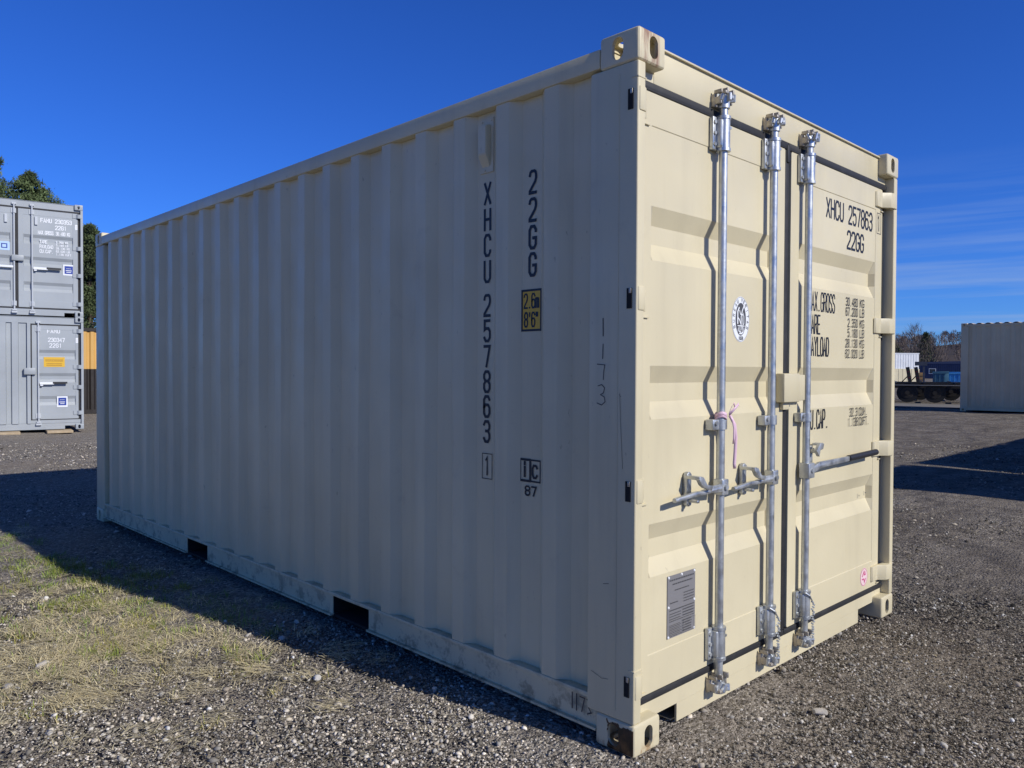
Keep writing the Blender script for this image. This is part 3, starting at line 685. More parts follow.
for (cx, cy, sx, sy, n, ty) in patches:
    # tufts inside each patch
    nt_ = max(5, n // 45); tx = RNG.normal(cx, sx, nt_); ty_ = RNG.normal(cy, sy, nt_); w_ = RNG.integers(0, nt_, n)
    px = tx[w_] + RNG.normal(0, .028, n); py = ty_[w_] + RNG.normal(0, .03, n)
    pr = {'g': .78, 'm': .42, 'd': .08}[ty]; isg = RNG.uniform(0, 1, n) < pr; v = RNG.uniform(.55, 1.35, (n, 1))
    cols = np.where(isg[:, None], GR * v * np.array([1 + RNG.uniform(-.1, .6), 1, 1]), DR * v)
    addb(blades(px[isg], py[isg], isg.sum(), .05, .0036, .95, cols[isg])); q = ~isg
    if q.sum(): addb(blades(px[q], py[q], q.sum(), .045, .003, 1.6, cols[q]))
    m_ = int(n * {'g': .2, 'm': .5, 'd': 1.2}[ty]); q_ = max(4, m_ // 45); ox = RNG.normal(cx, sx * 1.15, q_); oy = RNG.normal(cy, sy * 1.15, q_); oa = RNG.uniform(0, 6.28, q_); wi = RNG.integers(0, q_, m_)
    px = ox[wi] + RNG.normal(0, .045, m_); py = oy[wi] + RNG.normal(0, .045, m_); FA = oa[wi] + RNG.normal(0, .5, m_)
    addb(blades(px, py, m_, .085, .0032, 1, ST * RNG.uniform(.45, 1.2, (m_, 1)), True, FA)); FA = None
m_ = 3800; px = RNG.uniform(-2.2, -.1, m_); py = RNG.uniform(.6, 6, m_); addb(blades(px, py, m_, .05, .0025, 1, ST * RNG.uniform(.4, 1.1, (m_, 1)), True))
m_ = 500; px = RNG.uniform(.2, 8, m_); py = RNG.uniform(-2, 1, m_); addb(blades(px, py, m_, .05, .0025, 1, DR * RNG.uniform(.4, 1.1, (m_, 1)), True))
go = npmesh('grass', np.concatenate(Vs), np.concatenate(Fs), M['blade'], np.concatenate(Cs)); go['kind'] = 'stuff'; tag(go, 'short green grass tufts and flattened dry straw in the gravel', 'grass')

def big_stone(x, y, s, col, label, seed):
    rr = random.Random(seed); g = G(); t = bmesh.new(); bmesh.ops.create_icosphere(t, subdivisions=2, radius=1)
    for v in t.verts:
        v.co *= 1 + .16 * math.sin(v.co.x * 4 + seed) + rr.uniform(-.06, .06); v.co = Vector((v.co.x * s * 1.15, v.co.y * s * .8, v.co.z * s * .62))
    bmesh.ops.rotate(t, verts=t.verts, matrix=Matrix.Rotation(rr.uniform(0, 6), 3, 'Z')); g._join(t)
    o = g.ob('stone', plain('stone_%d' % seed, col, tuple(c * .75 for c in col), 30), smooth=28); o.location = (x, y, s * .22); tag(o, label, 'stone'); return o
big_stone(-.437, 1.417, .021, (.62, .6, .56), 'round white stone in the sunlit gravel just left of the container shadow', 1)
big_stone(-.30, 2.0, .019, (.55, .53, .5), 'small pale stone at the very edge of the container shadow', 2)
big_stone(-1.359, 2.172, .024, (.045, .035, .03), 'dark brown stone lying in the dry grass at the left', 3)
big_stone(-1.277, 2.424, .026, (.6, .55, .48), 'flat cream stone in the dry grass behind the dark stone', 4)
big_stone(.856, -.288, .024, (.55, .5, .43), 'pale oblong stone on the dark gravel below the right door', 5)
big_stone(-1.45, 2.25, .022, (.5, .46, .4), 'pale stone near the left edge of the picture beside the dark stone', 6)
big_stone(-.73, 1.02, .012, (.03, .03, .03), 'small black stone in the gravel at the lower left', 7)

# ------------------------------------------------------------------ the cream container
CR = (M['cream'], M['cream_side'], M['cream_low'])
main, leafL, leafR = container('cream shipping container standing alone in the foreground, doors closed, side in shade', (0, 0, 0), 0, CR, hi=True)
rods = [lock_rod(main, .590, .017, .105, 2.478, 2.591, True), lock_rod(main, 1.013, .017, .105, 2.478, 2.591, True, True), lock_rod(main, 1.357, .017, .105, 2.478, 2.591, True, True)]
handle_left(rods[0], .590, .017); handle_left(rods[1], 1.013, .017); handle_right(rods[2], 1.357, .017)
# end lettering
YD = .0525
def E_(y=YD): return Ink((0, y, 0), (1, 0, 0), (0, 0, 1), (0, -1, 0))
k = E_()
k.text('XHCU 257863', 1.628, 2.158, .091, .0536, .038, .0125); k.flush('lettering', M['black'], leafR)
k.text('22GG', 1.880, 2.027, .089, .0560, .040, .0125); k.flush('lettering', M['black'], leafR)
for s, z in (('MAX.GROSS', 1.681), ('TARE', 1.568), ('PAYLOAD', 1.460), ('CU.CAP.', 1.100)): k.text(s, 1.442, z, .090, .0335, .0245, .0078); k.flush('lettering', M['black'], leafR)
for s, z, u in (('30.480', 1.725, 'KG'), ('67.200', 1.673, 'LB'), (' 2.350', 1.615, 'KG'), (' 5.180', 1.562, 'LB'), ('28.130', 1.508, 'KG'), ('62.020', 1.453, 'LB')):
    k.text(s, 1.870, z + .003, .041, .0258, .0180, .0046); k.text(u, 2.050, z + .003, .041, .031, .022, .0046); k.flush('lettering', M['black'], leafR)
k.text(' 32.3', 1.905, 1.146, .041, .0258, .0180, .0046); k.text('CUM.', 2.052, 1.146, .041, .0285, .021, .0046); k.flush('lettering', M['black'], leafR)
k.text('1.138', 1.911, 1.094, .041, .0258, .0180, .0046); k.text('CUFT.', 2.052, 1.094, .041, .0265, .019, .0046)
k.ob('lettering', M['black'], leafR)
k = E_(.0492); k.text('1', 2.272, 2.168, .084, .05, .034, .009); k.frame(2.264, 2.318, 2.152, 2.265, .0035)
k.ob('check_digit', M['black'], leafR)
k = E_(.0523); k.text('i-', 2.13, .705, .02, .02, .014, .005); k.ob('scuff_mark', M['pen'], leafR)
# oval emblem
k = E_(.0520); k.ellipse(.801, 1.603, .073, .097); em = k.ob('emblem', M['white'], leafL, 'oval black and white classification emblem')
k = E_(.0516); k.ellipse(.801, 1.603, .043, .070); k.ring(.801, 1.603, .070, .094, .0014)
for i, ch in enumerate('BUREAU VERITAS'):
    a = R(205 - i * 230 / 13); cx, cy = .801 + .0575 * math.cos(a), 1.603 + .0825 * math.sin(a)
    rot = a - math.pi / 2
    for st in FONT.get(ch, []): k.stroke([(cx + ((p[0] - 2) / 4 * .009) * math.cos(rot) - ((p[1] - 3) / 6 * .014) * math.sin(rot), cy + ((p[0] - 2) / 4 * .009) * math.sin(rot) + ((p[1] - 3) / 6 * .014) * math.cos(rot)) for p in st], .0022)
k.text('1828', .784, 1.516, .013, .0095, .007, .0022)
k.ob('emblem_print', M['graymark'], leafL)
k = E_(.0510)
for st, t in (([(.775, 1.585), (.775, 1.635), (.786, 1.652)], .008), ([(.776, 1.61), (.79, 1.60), (.80, 1.585)], .006), ([(.825, 1.66), (.812, 1.64), (.803, 1.615), (.803, 1.56)], .006), ([(.79, 1.64), (.797, 1.625), (.815, 1.622)], .005),
              ([(.818, 1.63), (.826, 1.615), (.826, 1.585), (.818, 1.58), (.815, 1.6), (.818, 1.63)], .004), ([(.775, 1.575), (.83, 1.575)], .004), ([(.786, 1.57), (.786, 1.553), (.796, 1.548)], .005), ([(.815, 1.57), (.82, 1.55), (.81, 1.545)], .006),
              ([(.79, 1.542), (.812, 1.542)], .006), ([(.801, 1.56), (.801, 1.545)], .004), ([(.779, 1.565), (.777, 1.55)], .003), ([(.826, 1.568), (.828, 1.553)], .003)): k.stroke(st, t)
k.ob('emblem_figure', M['white'], leafL)
# pink sticker
k = E_(.0490); cx, cz = 2.1435, .252
k.ellipse(cx, cz, .048, .05); ps = k.ob('sticker', newmat('pale_pink', (.82, .62, .62), .5)[0], leafR, 'round pink recycling sticker')
k = E_(.0485); k.ring(cx, cz, .044, .046, .003)
k.stroke([(cx - .022, cz + .006), (cx - .002, cz + .03), (cx + .002, cz + .012), (cx + .018, cz + .012), (cx + .012, cz + .028)], .009); k.stroke([(cx - .024, cz - .01), (cx + .0, cz - .012), (cx + .006, cz - .03), (cx + .02, cz - .012)], .009)
k.ob('sticker_print', M['pinkmark'], leafR)
# data plate with rivets and fine print
g = G().box(.272, .463, .0495, .0515, .352, .594, .0006, 1); pl = g.ob('data_plate', M['plate'], leafL, smooth=0)
k = E_(.0490); rr = random.Random(3)
def dashes(x0, x1, z, h, f=.7):
    x = x0
    while x < x1:
        w_ = rr.uniform(.006, .018); k.rect(x, min(x + w_, x1), z, z + h); x += w_ + .003
dashes(.285, .452, .572, .006); dashes(.305, .44, .556, .005); dashes(.32, .42, .532, .004)
for q in range(4): dashes(.38, .452, .512 - q * .011, .0035)
dashes(.29, .34, .486, .004); dashes(.285, .452, .458, .004)
for q in range(3): dashes(.375, .452, .447 - q * .011, .0045); dashes(.285, .36, .445 - q * .010, .003)
for q in range(8): k.rect(.285, .355, .402 - q * .006, .404 - q * .006) if q % 2 == 0 else dashes(.285, .36, .402 - q * .006, .0028)
for q in range(5): dashes(.375, .43, .405 - q * .010, .005)
dashes(.285, .452, .418, .003); k.frame(.37, .455, .36, .41, .0012)
k.ob('plate_print', M['graymark'], leafL)
g = G()
for px_, pz in ((.279, .588), (.367, .588), (.456, .588), (.279, .473), (.456, .473), (.279, .358), (.456, .358)): g.cyl((px_, .0495, pz), (px_, .0468, pz), .0055, .004, 10)
g.ob('rivet', M['white'], leafL)
# side markings (in the recessed flats)
FX = .0435
def T(y, z): k_ = 1 + FX / 2.2232; return -1.6603 + (y + 1.6603) * k_, 1.3825 + (z - 1.3825) * k_
def S_(off=.0): return Ink((FX - .0012 - off, 0, 0), (0, -1, 0), (0, 0, 1), (-1, 0, 0))
k = S_()
for chs, yl, zs_ in (('XHCU257863', .800, (2.078, 1.968, 1.860, 1.750, 1.607, 1.500, 1.392, 1.285, 1.180, 1.074)), ('22GG', .533, (2.082, 1.972, 1.863, 1.755))):
    for ch, z in zip(chs, zs_): yy, zz = T(yl, z); k.text(ch, -yy + .003, zz + .004, .087, .05, .035, .0125)
    k.flush('lettering', M['black'], main)
yy, zz = T(.790, .938); k.text('1', -yy - .002, zz, .075, .05, .032, .009)
y0, z0 = T(.806, .921); y1, z1 = T(.745, 1.027); k.frame(-y0, -y1, z0, z1, .0032); k.flush('check_digit', M['black'], main)
y0, z0 = T(.577, .937); y1, z1 = T(.464, 1.022); ym = (y0 + y1) / 2; k.frame(-y0, -ym, z0, z1, .010); k.frame(-ym + .003, -y1, z0, z1, .007)
k.text('i', -y0 + .012, z0 + .018, .058, .03, .030, .012); k.text('c', -ym + .014, z0 + .016, .074, .03, .026, .010)
yy, zz = T(.551, .880); k.text('87', -yy + .005, zz, .036, .036, .024, .0075)
k.ob('lettering', M['black'], main)
k = S_(.0); y0, z0 = T(.573, 1.538); y1, z1 = T(.462, 1.703); k.rect(-y0 + .006, -y1 - .006, z0 + .006, z1 - .006)
hp = k.ob('height_sign', M['yellow'], main, 'yellow height marking with black border')
k = S_(.0006); k.frame(-y0 + .003, -y1 - .003, z0 + .003, z1 - .003, .009)
k.text('2.6m', -y0 + .016, z0 + .094, .056, .0215, .017, .0075); k.text("8'6\"", -y0 + .018, z0 + .018, .056, .0205, .017, .0075)
k.ob('height_sign_print', M['black'], main)
# hand-written digits on post and rail
k = Ink((.0015, 0, 0), (0, -1, 0), (0, 0, 1), (-1, 0, 0))
k.stroke([(-.154, 1.572), (-.153, 1.508)], .004); k.stroke([(-.153, 1.478), (-.155, 1.425)], .0032); k.stroke([(-.18, 1.405), (-.144, 1.402), (-.150, 1.375), (-.151, 1.348)], .0028)
k.stroke([(-.176, 1.325), (-.158, 1.33), (-.145, 1.318), (-.15, 1.30), (-.164, 1.293), (-.146, 1.285), (-.142, 1.268), (-.158, 1.255), (-.18, 1.262)], .0028)
k.ob('handwriting', M['pen'], main)
k = Ink((.0016, 0, 0), (0, -1, 0), (0, 0, 1), (-1, 0, 0)); rr = random.Random(11)
for pts in ([(-.075, 1.30), (-.071, 1.20), (-.062, 1.06), (-.06, 1.03)], [(-.078, 1.295), (-.070, 1.288)], [(-.145, .60), (-.12, .605)], [(-.20, .265), (-.15, .25), (-.12, .255)]): k.stroke(pts, rr.uniform(.0012, .0022))
k.ob('scratches', newmat('scratch', (.16, .14, .11), .7)[0], main)
k = Ink((.0105, 0, 0), (0, -1, 0), (0, 0, 1), (-1, 0, 0))
k.stroke([(-.30, .15), (-.30, .09)], .006); k.stroke([(-.278, .15), (-.278, .088)], .006); k.stroke([(-.262, .145), (-.238, .145), (-.252, .09)], .005); k.stroke([(-.226, .145), (-.208, .13), (-.218, .115), (-.205, .1), (-.224, .09)], .005)
k.ob('handwriting', M['pen'], main)
# vent cover
y0, z0 = T(.823, 2.211); y1, z1 = T(.742, 2.438)
g = G().box(.039, .0432, y1, y0, z0, z1, .001, 1)
g.prism([(.040, z1 - .03), (.006, z1 - .045), (.006, z0 + .06), (.040, z0 + .02)], y1 + .012, y0 - .012, 'y') if False else None
t = bmesh.new(); pp = [(.041, z1 - .028), (.012, z1 - .036), (.012, z0 + .075), (.041, z0 + .022)]
lo = [t.verts.new((a, y1 + .018, b)) for a, b in pp]; hi_ = [t.verts.new((a, y0 - .012, b)) for a, b in pp]; t.faces.new(lo); t.faces.new(hi_[::-1])
for i in range(4): t.faces.new((lo[i], hi_[i], hi_[(i + 1) % 4], lo[(i + 1) % 4]))
bmesh.ops.recalc_face_normals(t, faces=t.faces); bmesh.ops.bevel(t, geom=list(t.edges), offset=.003, segments=2, affect='EDGES'); g._join(t)
for yy, zz in ((y0 - .012, z1 - .012), (y1 + .012, z1 - .012), (y0 - .03, z0 + .01)): g.cyl((.04, yy, zz), (.036, yy, zz), .005, n=8)
g.ob('vent', M['cream_side'], main)

# ribbon tied round the first rod
def strip(pts, w_, wd):
    rows = []
    for i, p in enumerate(pts): rows.append([Vector(p) - Vector(wd) * w_ / 2, Vector(p) + Vector(wd) * w_ / 2])
    return rows
g = G()
for zz, w_ in ((1.205, .016), (1.195, .012)):
    g.grid([[(.590 + .0245 * math.cos(a), .017 + .0245 * math.sin(a), zz + dz + .006 * math.sin(a * 2)) for dz in (-w_ / 2, w_ / 2)] for a in [2 * math.pi * i / 16 for i in range(17)]])
g.grid(strip([(.61, -.012, 1.205), (.620, -.02, 1.18), (.628, -.022, 1.15), (.634, -.018, 1.11), (.640, -.012, 1.085)], .009, (.75, -.6, .2)))
g.grid(strip([(.612, -.012, 1.20), (.63, -.022, 1.165), (.645, -.02, 1.11), (.655, -.012, 1.06), (.659, -.006, 1.0), (.668, -.003, .98)], .014, (.72, -.66, .1)))
g.grid(strip([(.6, -.014, 1.205), (.625, -.028, 1.232), (.648, -.03, 1.248), (.658, -.026, 1.24)], .012, (-.2, .1, 1)))
g.grid(strip([(.6, -.014, 1.21), (.605, -.024, 1.24), (.617, -.026, 1.252), (.63, -.024, 1.232), (.615, -.018, 1.215)], .009, (.5, -.3, .7)))
rb = g.ob('ribbon', M['ribbon']); md = rb.modifiers.new('s', 'SOLIDIFY'); md.thickness = .0006
tag(rb, 'thin pink ribbon tied round the left lock rod of the cream container', 'ribbon')

# ------------------------------------------------------------------ the grey stack at the left
a = R(-9.7); GM = (M['grey'],) * 3
ST_H = 2.438
low_, lf, _ = container('lower grey container of the left stack, one narrow door with a yellow sign', (.539, 17.51, .045), a, GM, H=ST_H, doors='single', troughs=(1.72, 1.22, .73), group='grey containers stacked at the left')
rd = lock_rod(low_, 1.59, .02, .16, ST_H - .13, ST_H, False, mat=M['rodgrey'], r=.016)
def handle_far(rod, x, z, ln=.5):
    g = G().box(x + .02, x + .28, -.03, -.01, z - .02, z + .03).box(x + .03, x + .08, -.02, .04, z - .05, z + .01); g.ob('handle', M['white'], rod)
    G().box(x + .26, x + ln, -.035, -.005, z - .005, z + .035).ob('handle_grip', M['grip'], rod)
handle_far(rd, 1.59, 1.0, .53)
def F_(y): return Ink((0, y, 0), (1, 0, 0), (0, 0, 1), (0, -1, 0))
k = F_(.0515); k.text('FAMU', 1.76, 2.085, .075, .062, .042, .013); k.text('230347', 1.775, 1.895, .08, .053, .038, .013); k.text('22G1', 1.80, 1.775, .08, .06, .04, .013); k.ob('lettering', M['white'], lf)
k = F_(.0485); k.frame(2.300, 2.325, 1.89, 1.98, .02); k.ob('check_digit', M['white'], lf)
k = F_(.0500); k.rect(1.69, 2.08, 1.355, 1.565); k.ob('warning_sign', M['yellow'], lf)
k = F_(.0490); rr = random.Random(5)
for z_ in (1.50, 1.475): dashes(1.72, 2.05, z_, .013)
for z_ in (1.42, 1.385): dashes(1.74, 2.03, z_, .012)
k.ob('sign_print', newmat('sign_text', (.35, .16, .03), .5)[0], lf)
k = F_(.0505); k.rect(1.93, 2.13, .49, .72); k.ob('sticker', M['white'], lf); k = F_(.0495); k.rect(1.955, 2.105, .525, .69); k.ob('sticker_field', M['blue'], lf)
k = F_(.0485); k.text('---', 1.985, .63, .03, .03, .025, .008); k.rect(1.975, 2.08, .59, .605); k.rect(1.99, 2.07, .555, .568); k.ob('sticker_print', M['white'], lf)

up_, lf, rt = container('upper grey container of the left stack, double doors with white lettering', (.539, 17.51, .045 + ST_H), a, GM, H=ST_H, troughs=(1.72, 1.25, .72), group='grey containers stacked at the left')
for x_ in (.42, 1.167, 1.488):
    rd = lock_rod(up_, x_, .02, .1, ST_H - .1, ST_H, False, mat=M['rodgrey'], r=.016)
    if x_ > 1.2: handle_far(rd, x_, 1.0, .53)
    if x_ == 1.167:
        G().box(x_ - .5, x_ - .02, -.03, -.01, .99, 1.03).ob('handle', M['white'], rd)
k = F_(.0515); k.text('FAMU 230353', 1.65, 2.0, .08, .0535, .038, .014); k.text('22G1', 1.92, 1.865, .08, .055, .038, .014)
k.text('MAX.GROSS', 1.60, 1.745, .07, .032, .023, .011); k.text('30.480 KG', 1.93, 1.745, .07, .03, .021, .010)
for s, z_ in (('TARE', 1.55), ('PAYLOAD', 1.45), ('CU.CAP.', 1.35)): k.text(s, 1.63, z_, .065, .036, .026, .011)
for s, z_ in (('2.350 KG', 1.575), ('5.180 LB', 1.51), ('28.130 KG', 1.445), ('62.020 LB', 1.38), ('1.138 CUFT', 1.315)): k.text(s, 1.93, z_, .04, .029, .019, .008)
k.ob('lettering', M['white'], rt)
k = F_(.0485); k.frame(2.300, 2.325, 1.91, 2.0, .02); k.ob('check_digit', M['white'], rt)
k = F_(.0520); k.rect(2.06, 2.27, .90, 1.13); k.ob('sticker', M['white'], rt); k = F_(.0515); k.rect(2.085, 2.245, .93, 1.10); k.ob('sticker_field', M['blue'], rt)
k = F_(.0505); k.text('---', 2.12, 1.03, .03, .03, .025, .008); k.rect(2.11, 2.22, .995, 1.01); k.rect(2.12, 2.21, .96, .973); k.ob('sticker_print', M['white'], rt)
k = F_(.0515); k.rect(.90, 1.09, 1.35, 1.53); k.ob('sticker', newmat('sky_blue_label', (.45, .62, .85), .5)[0], lf); k = F_(.0508); k.frame(.95, 1.04, 1.40, 1.48, .02); k.ob('sticker_print', M['blue'], lf)
G().box(1.0, 1.05, .02, .05, 1.93, 2.1).box(1.54, 1.59, .02, .05, 1.93, 2.1).ob('document_holder', M['rodgrey'], up_)

wood = plain('pale_timber', (.5, .4, .26), (.38, .29, .18), 8)
for (x_, y_, lb) in ((1.50, 17.17, 'pale timber block under the left part of the lower grey container'), (2.45, 17.03, 'pale timber block under the right part of the lower grey container')):
    g = G().box(-.24, .24, -.16, .6, 0, .05, .004); t = g.ob('timber_block', wood); t.location = (x_, y_, -.006); t.rotation_euler.z = a; tag(t, lb, 'timber block', 'timber blocks under the grey container')

# ochre container behind the gap
oc = thing('shipping_container', 'weathered ochre container with brown corner, glimpsed between the grey stack and the cream container', 'shipping container', (4.47, 24.0, 0), R(-6))
def simple_box_container(root, body, low, frame, H, W, L, split):
    wall(root, body, 'x', .11, W - .11, split, H - .12, .03, .04, -1, .16, pitch=.2, name='end_wall')
    wall(root, low, 'x', .11, W - .11, .13, split - .001, .032, .04, -1, .16, pitch=.2, name='lower_end_wall')  # end wall near black below the split
    wall(root, body, 'y', .2, L - .2, .15, H - .1, .01, .036, -1, .35)
    wall(root, body, 'y', .2, L - .2, .15, H - .1, W - .01, .036, 1, .35)
    for x_ in (0, W - .11):
        G().box(x_, x_ + .11, 0, .18, .118, H - .118).ob('corner_post', frame, root); G().box(x_, x_ + .11, L - .18, L, .118, H - .118).ob('corner_post', frame, root)
    for y_ in (.012, L - .1): G().box(.162, W - .162, y_, y_ + .09, H - .11, H - .01).box(.162, W - .162, y_, y_ + .09, .01, .13).ob('end_frame', frame, root)
    G().box(.0, .06, .178, L - .178, H - .1, H - .03).box(W - .06, W, .178, L - .178, H - .1, H - .03).box(.0, .06, .178, L - .178, .03, .15).box(W - .06, W, .178, L - .178, .03, .15).ob('rail', frame, root)
    G().box(.062, W - .062, .11, L - .11, H - .06, H - .04).ob('roof', body, root)
    for fx in (0, 1):
        for fy in (0, 1):
            for fz in (0, 1): casting(W, L, H, fx, fy, fz, frame, root)
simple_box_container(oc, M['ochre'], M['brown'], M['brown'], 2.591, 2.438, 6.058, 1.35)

# ------------------------------------------------------------------ containers at the right
container('long-side view of a grey container at the right edge, in shade, sunlit roof edge', (26.4, .45, .085), 0, (M['greydark'],) * 3, H=2.90, doors='plain')
# row just out of the picture to the right, whose shadow falls across the yard
for i in range(5):
    container('cream container in a row to the right of the yard, %s' % ('nearest the camera', 'second from the camera', 'middle of the row', 'second from the far end', 'farthest in the row')[i],
              (8.25 + i * 2.45 + (.30 if i else 0), -1.60 - 6.058, 0), 0, (M['cream'],) * 3, H=2.591, doors='plain', group='containers in the row right of the yard')

# ------------------------------------------------------------------ chassis trailers
steel = plain('black_steel', (.012, .012, .013), (.03, .025, .022), 6, .6); tyre_m = newmat('tyre', (.016, .016, .016), .8)[0]; rim_m = plain('dusty_rim', (.02, .018, .016), (.045, .038, .032), 5)
redm = newmat('red_reflector', (.16, .015, .01), .4)[0]; highlight_m = newmat('highlight_strip', (.3, .29, .27), .5)[0]
def chassis(label, loc, rz, stakes, wheels, ln=8.5):
    r_ = thing('container_chassis', label, 'trailer', loc, rz, 'black container chassis trailers')
    g = G()
    for y_ in (-.45, .45): g.box(-ln / 2, ln / 2, y_ - .07, y_ + .07, .58, .80)
    for i in range(8): g.box(-ln / 2 + .3 + i * (ln - .6) / 7 - .05, -ln / 2 + .3 + i * (ln - .6) / 7 + .05, -1.2, 1.2, .76, .84)
    g.box(-ln / 2, ln / 2, -1.22, -1.14, .68, .76); g.box(-ln / 2, ln / 2, 1.14, 1.22, .68, .76)
    g.ob('frame', steel, r_)
    G().box(-ln / 2 + .1, ln / 2 - .1, -1.236, -1.222, .70, .725).ob('rail_highlight', highlight_m, r_)  # thin pale strip paints the highlight along the side rail
    G().box(-ln / 2 - .1, -ln / 2 + .06, -1.22, 1.22, .64, .90, .01).box(ln / 2 - .06, ln / 2 + .1, -1.22, 1.22, .64, .90, .01).ob('bolster', steel, r_)
    for x_ in wheels:
        for y_ in (-1.0, 1.0):
            o = G().cyl((x_, y_ - .14, .40), (x_, y_ + .14, .40), .40, n=28).ob('wheel', tyre_m, r_)
            rg = G()
            for s in (-1, 1): rg.cyl((x_, y_ + s * .141, .40), (x_, y_ + s * .152, .40), .24, .22, 20); rg.cyl((x_, y_ + s * .152, .40), (x_, y_ + s * .19, .40), .09, n=10)
            rg.ob('rim', rim_m, o)
    for x_ in stakes:
        g = G(); T_ = Matrix.Translation((x_, -1.12, .80)) @ Matrix.Rotation(R(-9), 4, 'Y')
        g.box(-.07, .07, -.07, .07, 0, .66, .005, 1, T_); g.cyl((x_ - .34, -1.12, .8), (x_ - .06, -1.12, 1.12), .02, n=6)
        st = g.ob('stake', steel, r_)
        for q in (.2, .45): G().box(-.035, .035, -.075, -.071, q, q + .03, 0, 1, T_).ob('reflector', redm, st)
    for x_ in (ln / 2 - 1.6,):
        for y_ in (-.5, .5): G().box(x_ - .07, x_ + .07, y_ - .07, y_ + .07, .06, .6).box(x_ - .15, x_ + .15, y_ - .12, y_ + .12, .0, .06).ob('landing_leg', steel, r_)
    G().box(-ln / 2 + .8, -ln / 2 + 1.2, -1.235, -1.222, .69, .75).ob('reflector', redm, r_)
    return r_
rzc = math.atan2(-.951, .309)
chassis('near black chassis trailer with two upright leaning stakes, left of the grey container', (33.2, 9.2, .12), rzc, (-1.10, -.80), (-2.2, -1.2, -.2, 1.35))
chassis('black chassis trailer standing just behind the one with the stakes', (36.6, 9.3, .12), rzc, (), (-1.7, -.5, 2.2, 3.3))

# ------------------------------------------------------------------ far buildings
def shed(name, label, cat, c, rz, w_, d_, h_, wallm, roofm, roof_h=.0, band=None, win=0):
    r_ = thing(name, label, cat, c, rz)
    g = G(); n_ = int(w_ / .35)
    g.box(0, w_, 0, d_, 0, h_)
    for i in range(1, n_): g.box(i * w_ / n_ - .02, i * w_ / n_ + .02, -.03, -.001, .0 if not band else band, h_ - .05)
    g.ob('wall', wallm, r_)
    if band:
        g = G().box(-.03, w_ + .03, -.08, -.031, 0, band)
        for i in range(1, int(w_ / .6)): g.box(i * .6 - .05, i * .6 + .05, -.11, -.081, .02, band - .02)
        g.ob('lower_wall', M['cream'], r_)
    G().prism([(-.04, h_ + .002), (w_ + .04, h_ + .002), (w_ + .04, h_ + .12), (w_ / 2, h_ + .12 + roof_h), (-.04, h_ + .12)], -.04, d_ + .04, 'y').ob('roof', roofm, r_)
    for i in range(win):
        x_ = w_ * (i + .5) / win; f = G().box(x_ - .6, x_ + .6, -.06, -.031, 1.0, 2.0).ob('window', M['white'], r_); G().box(x_ - .5, x_ + .5, -.07, -.061, 1.08, 1.92).ob('pane', newmat('dark_glass', (.03, .04, .05), .1)[0], f)
    return r_
az_ = rzc  # facade runs across the view
whitew = plain('white_cladding', (.75, .77, .8), (.66, .68, .71), 1); navy = plain('navy_cladding', (.02, .04, .10), (.03, .05, .12), 1); navyr = plain('navy_roof', (.035, .055, .12), (.05, .07, .14), 1)
tealm = plain('teal_paint', (.05, .14, .2), (.07, .18, .25), 2); lblue = plain('light_blue_paint', (.06, .28, .6), (.08, .34, .68), 2); boxm = plain('orange_timber', (.55, .33, .12), (.45, .26, .1), 3)
b_ = (104.93, 33.74); L0 = 16
shed('shed', 'white metal shed with a cream lower wall, beyond the trailers', 'shed', (b_[0] - .8 * L0, b_[1] + .6 * L0, 0), R(-36.87), L0, 10, 3.65, whitew, whitew, 0, band=1.75)
shed('warehouse', 'low dark navy warehouse behind the dumpsters under the bare trees', 'warehouse', (155.5, 57.5, 0), az_, 42, 16, 2.9, navy, navyr, .6, win=7)
def dumpster(label, c, m, w_, h_, grp=None):
    r_ = thing('dumpster', label, 'dumpster', c, az_, grp); g = G().prism([(0, .15), (w_, .15), (w_, h_), (0, h_)], 0, 2.0, 'y', .03)
    for i in range(int(w_ / .3)): g.box(.12 + i * .3, .2 + i * .3, -.05, .0, .2, h_ - .1)
    g.box(-.04, w_ + .04, -.08, -.051, h_ - .1, h_); g.ob('bin', m, r_)
    G().box(-.03, w_ + .03, -.05, 2.05, h_ + .001, h_ + .06, .01).ob('lid', m, r_)
    for x_ in (.3, w_ - .3): G().cyl((x_ - .05, .3, .08), (x_ + .05, .3, .08), .08, n=12).ob('caster', tyre_m, r_)
dumpster('dark teal ribbed dumpster beyond the trailers', (62.83, 18.8, .1), tealm, 1.05, 1.25)
dumpster('bright light blue dumpster next to the grey container edge', (63.6, 18.0, .1), lblue, 1.9, 1.22)
g = G().box(0, .5, 0, .6, .0, 1.2, .02)
for q in range(4): g.box(-.02, .52, -.03, -.001, .08 + q * .3, .26 + q * .3)
cr = g.ob('crate', boxm); cr.location = (62.3, 19.75, .1); cr.rotation_euler.z = az_; tag(cr, 'small orange wooden crate left of the teal dumpster', 'crate')
g = G().box(0, .14, 0, .14, 0, 2.05).box(-.55, .3, -.02, .16, 1.75, 2.05); sp_ = g.ob('gate_post', plain('grey_post', (.05, .06, .08), (.08, .09, .11), 2)); sp_.location = (61.5, 19.1, .1); sp_.rotation_euler.z = az_; tag(sp_, 'dark post with a grey crosspiece in front of the navy warehouse', 'post')

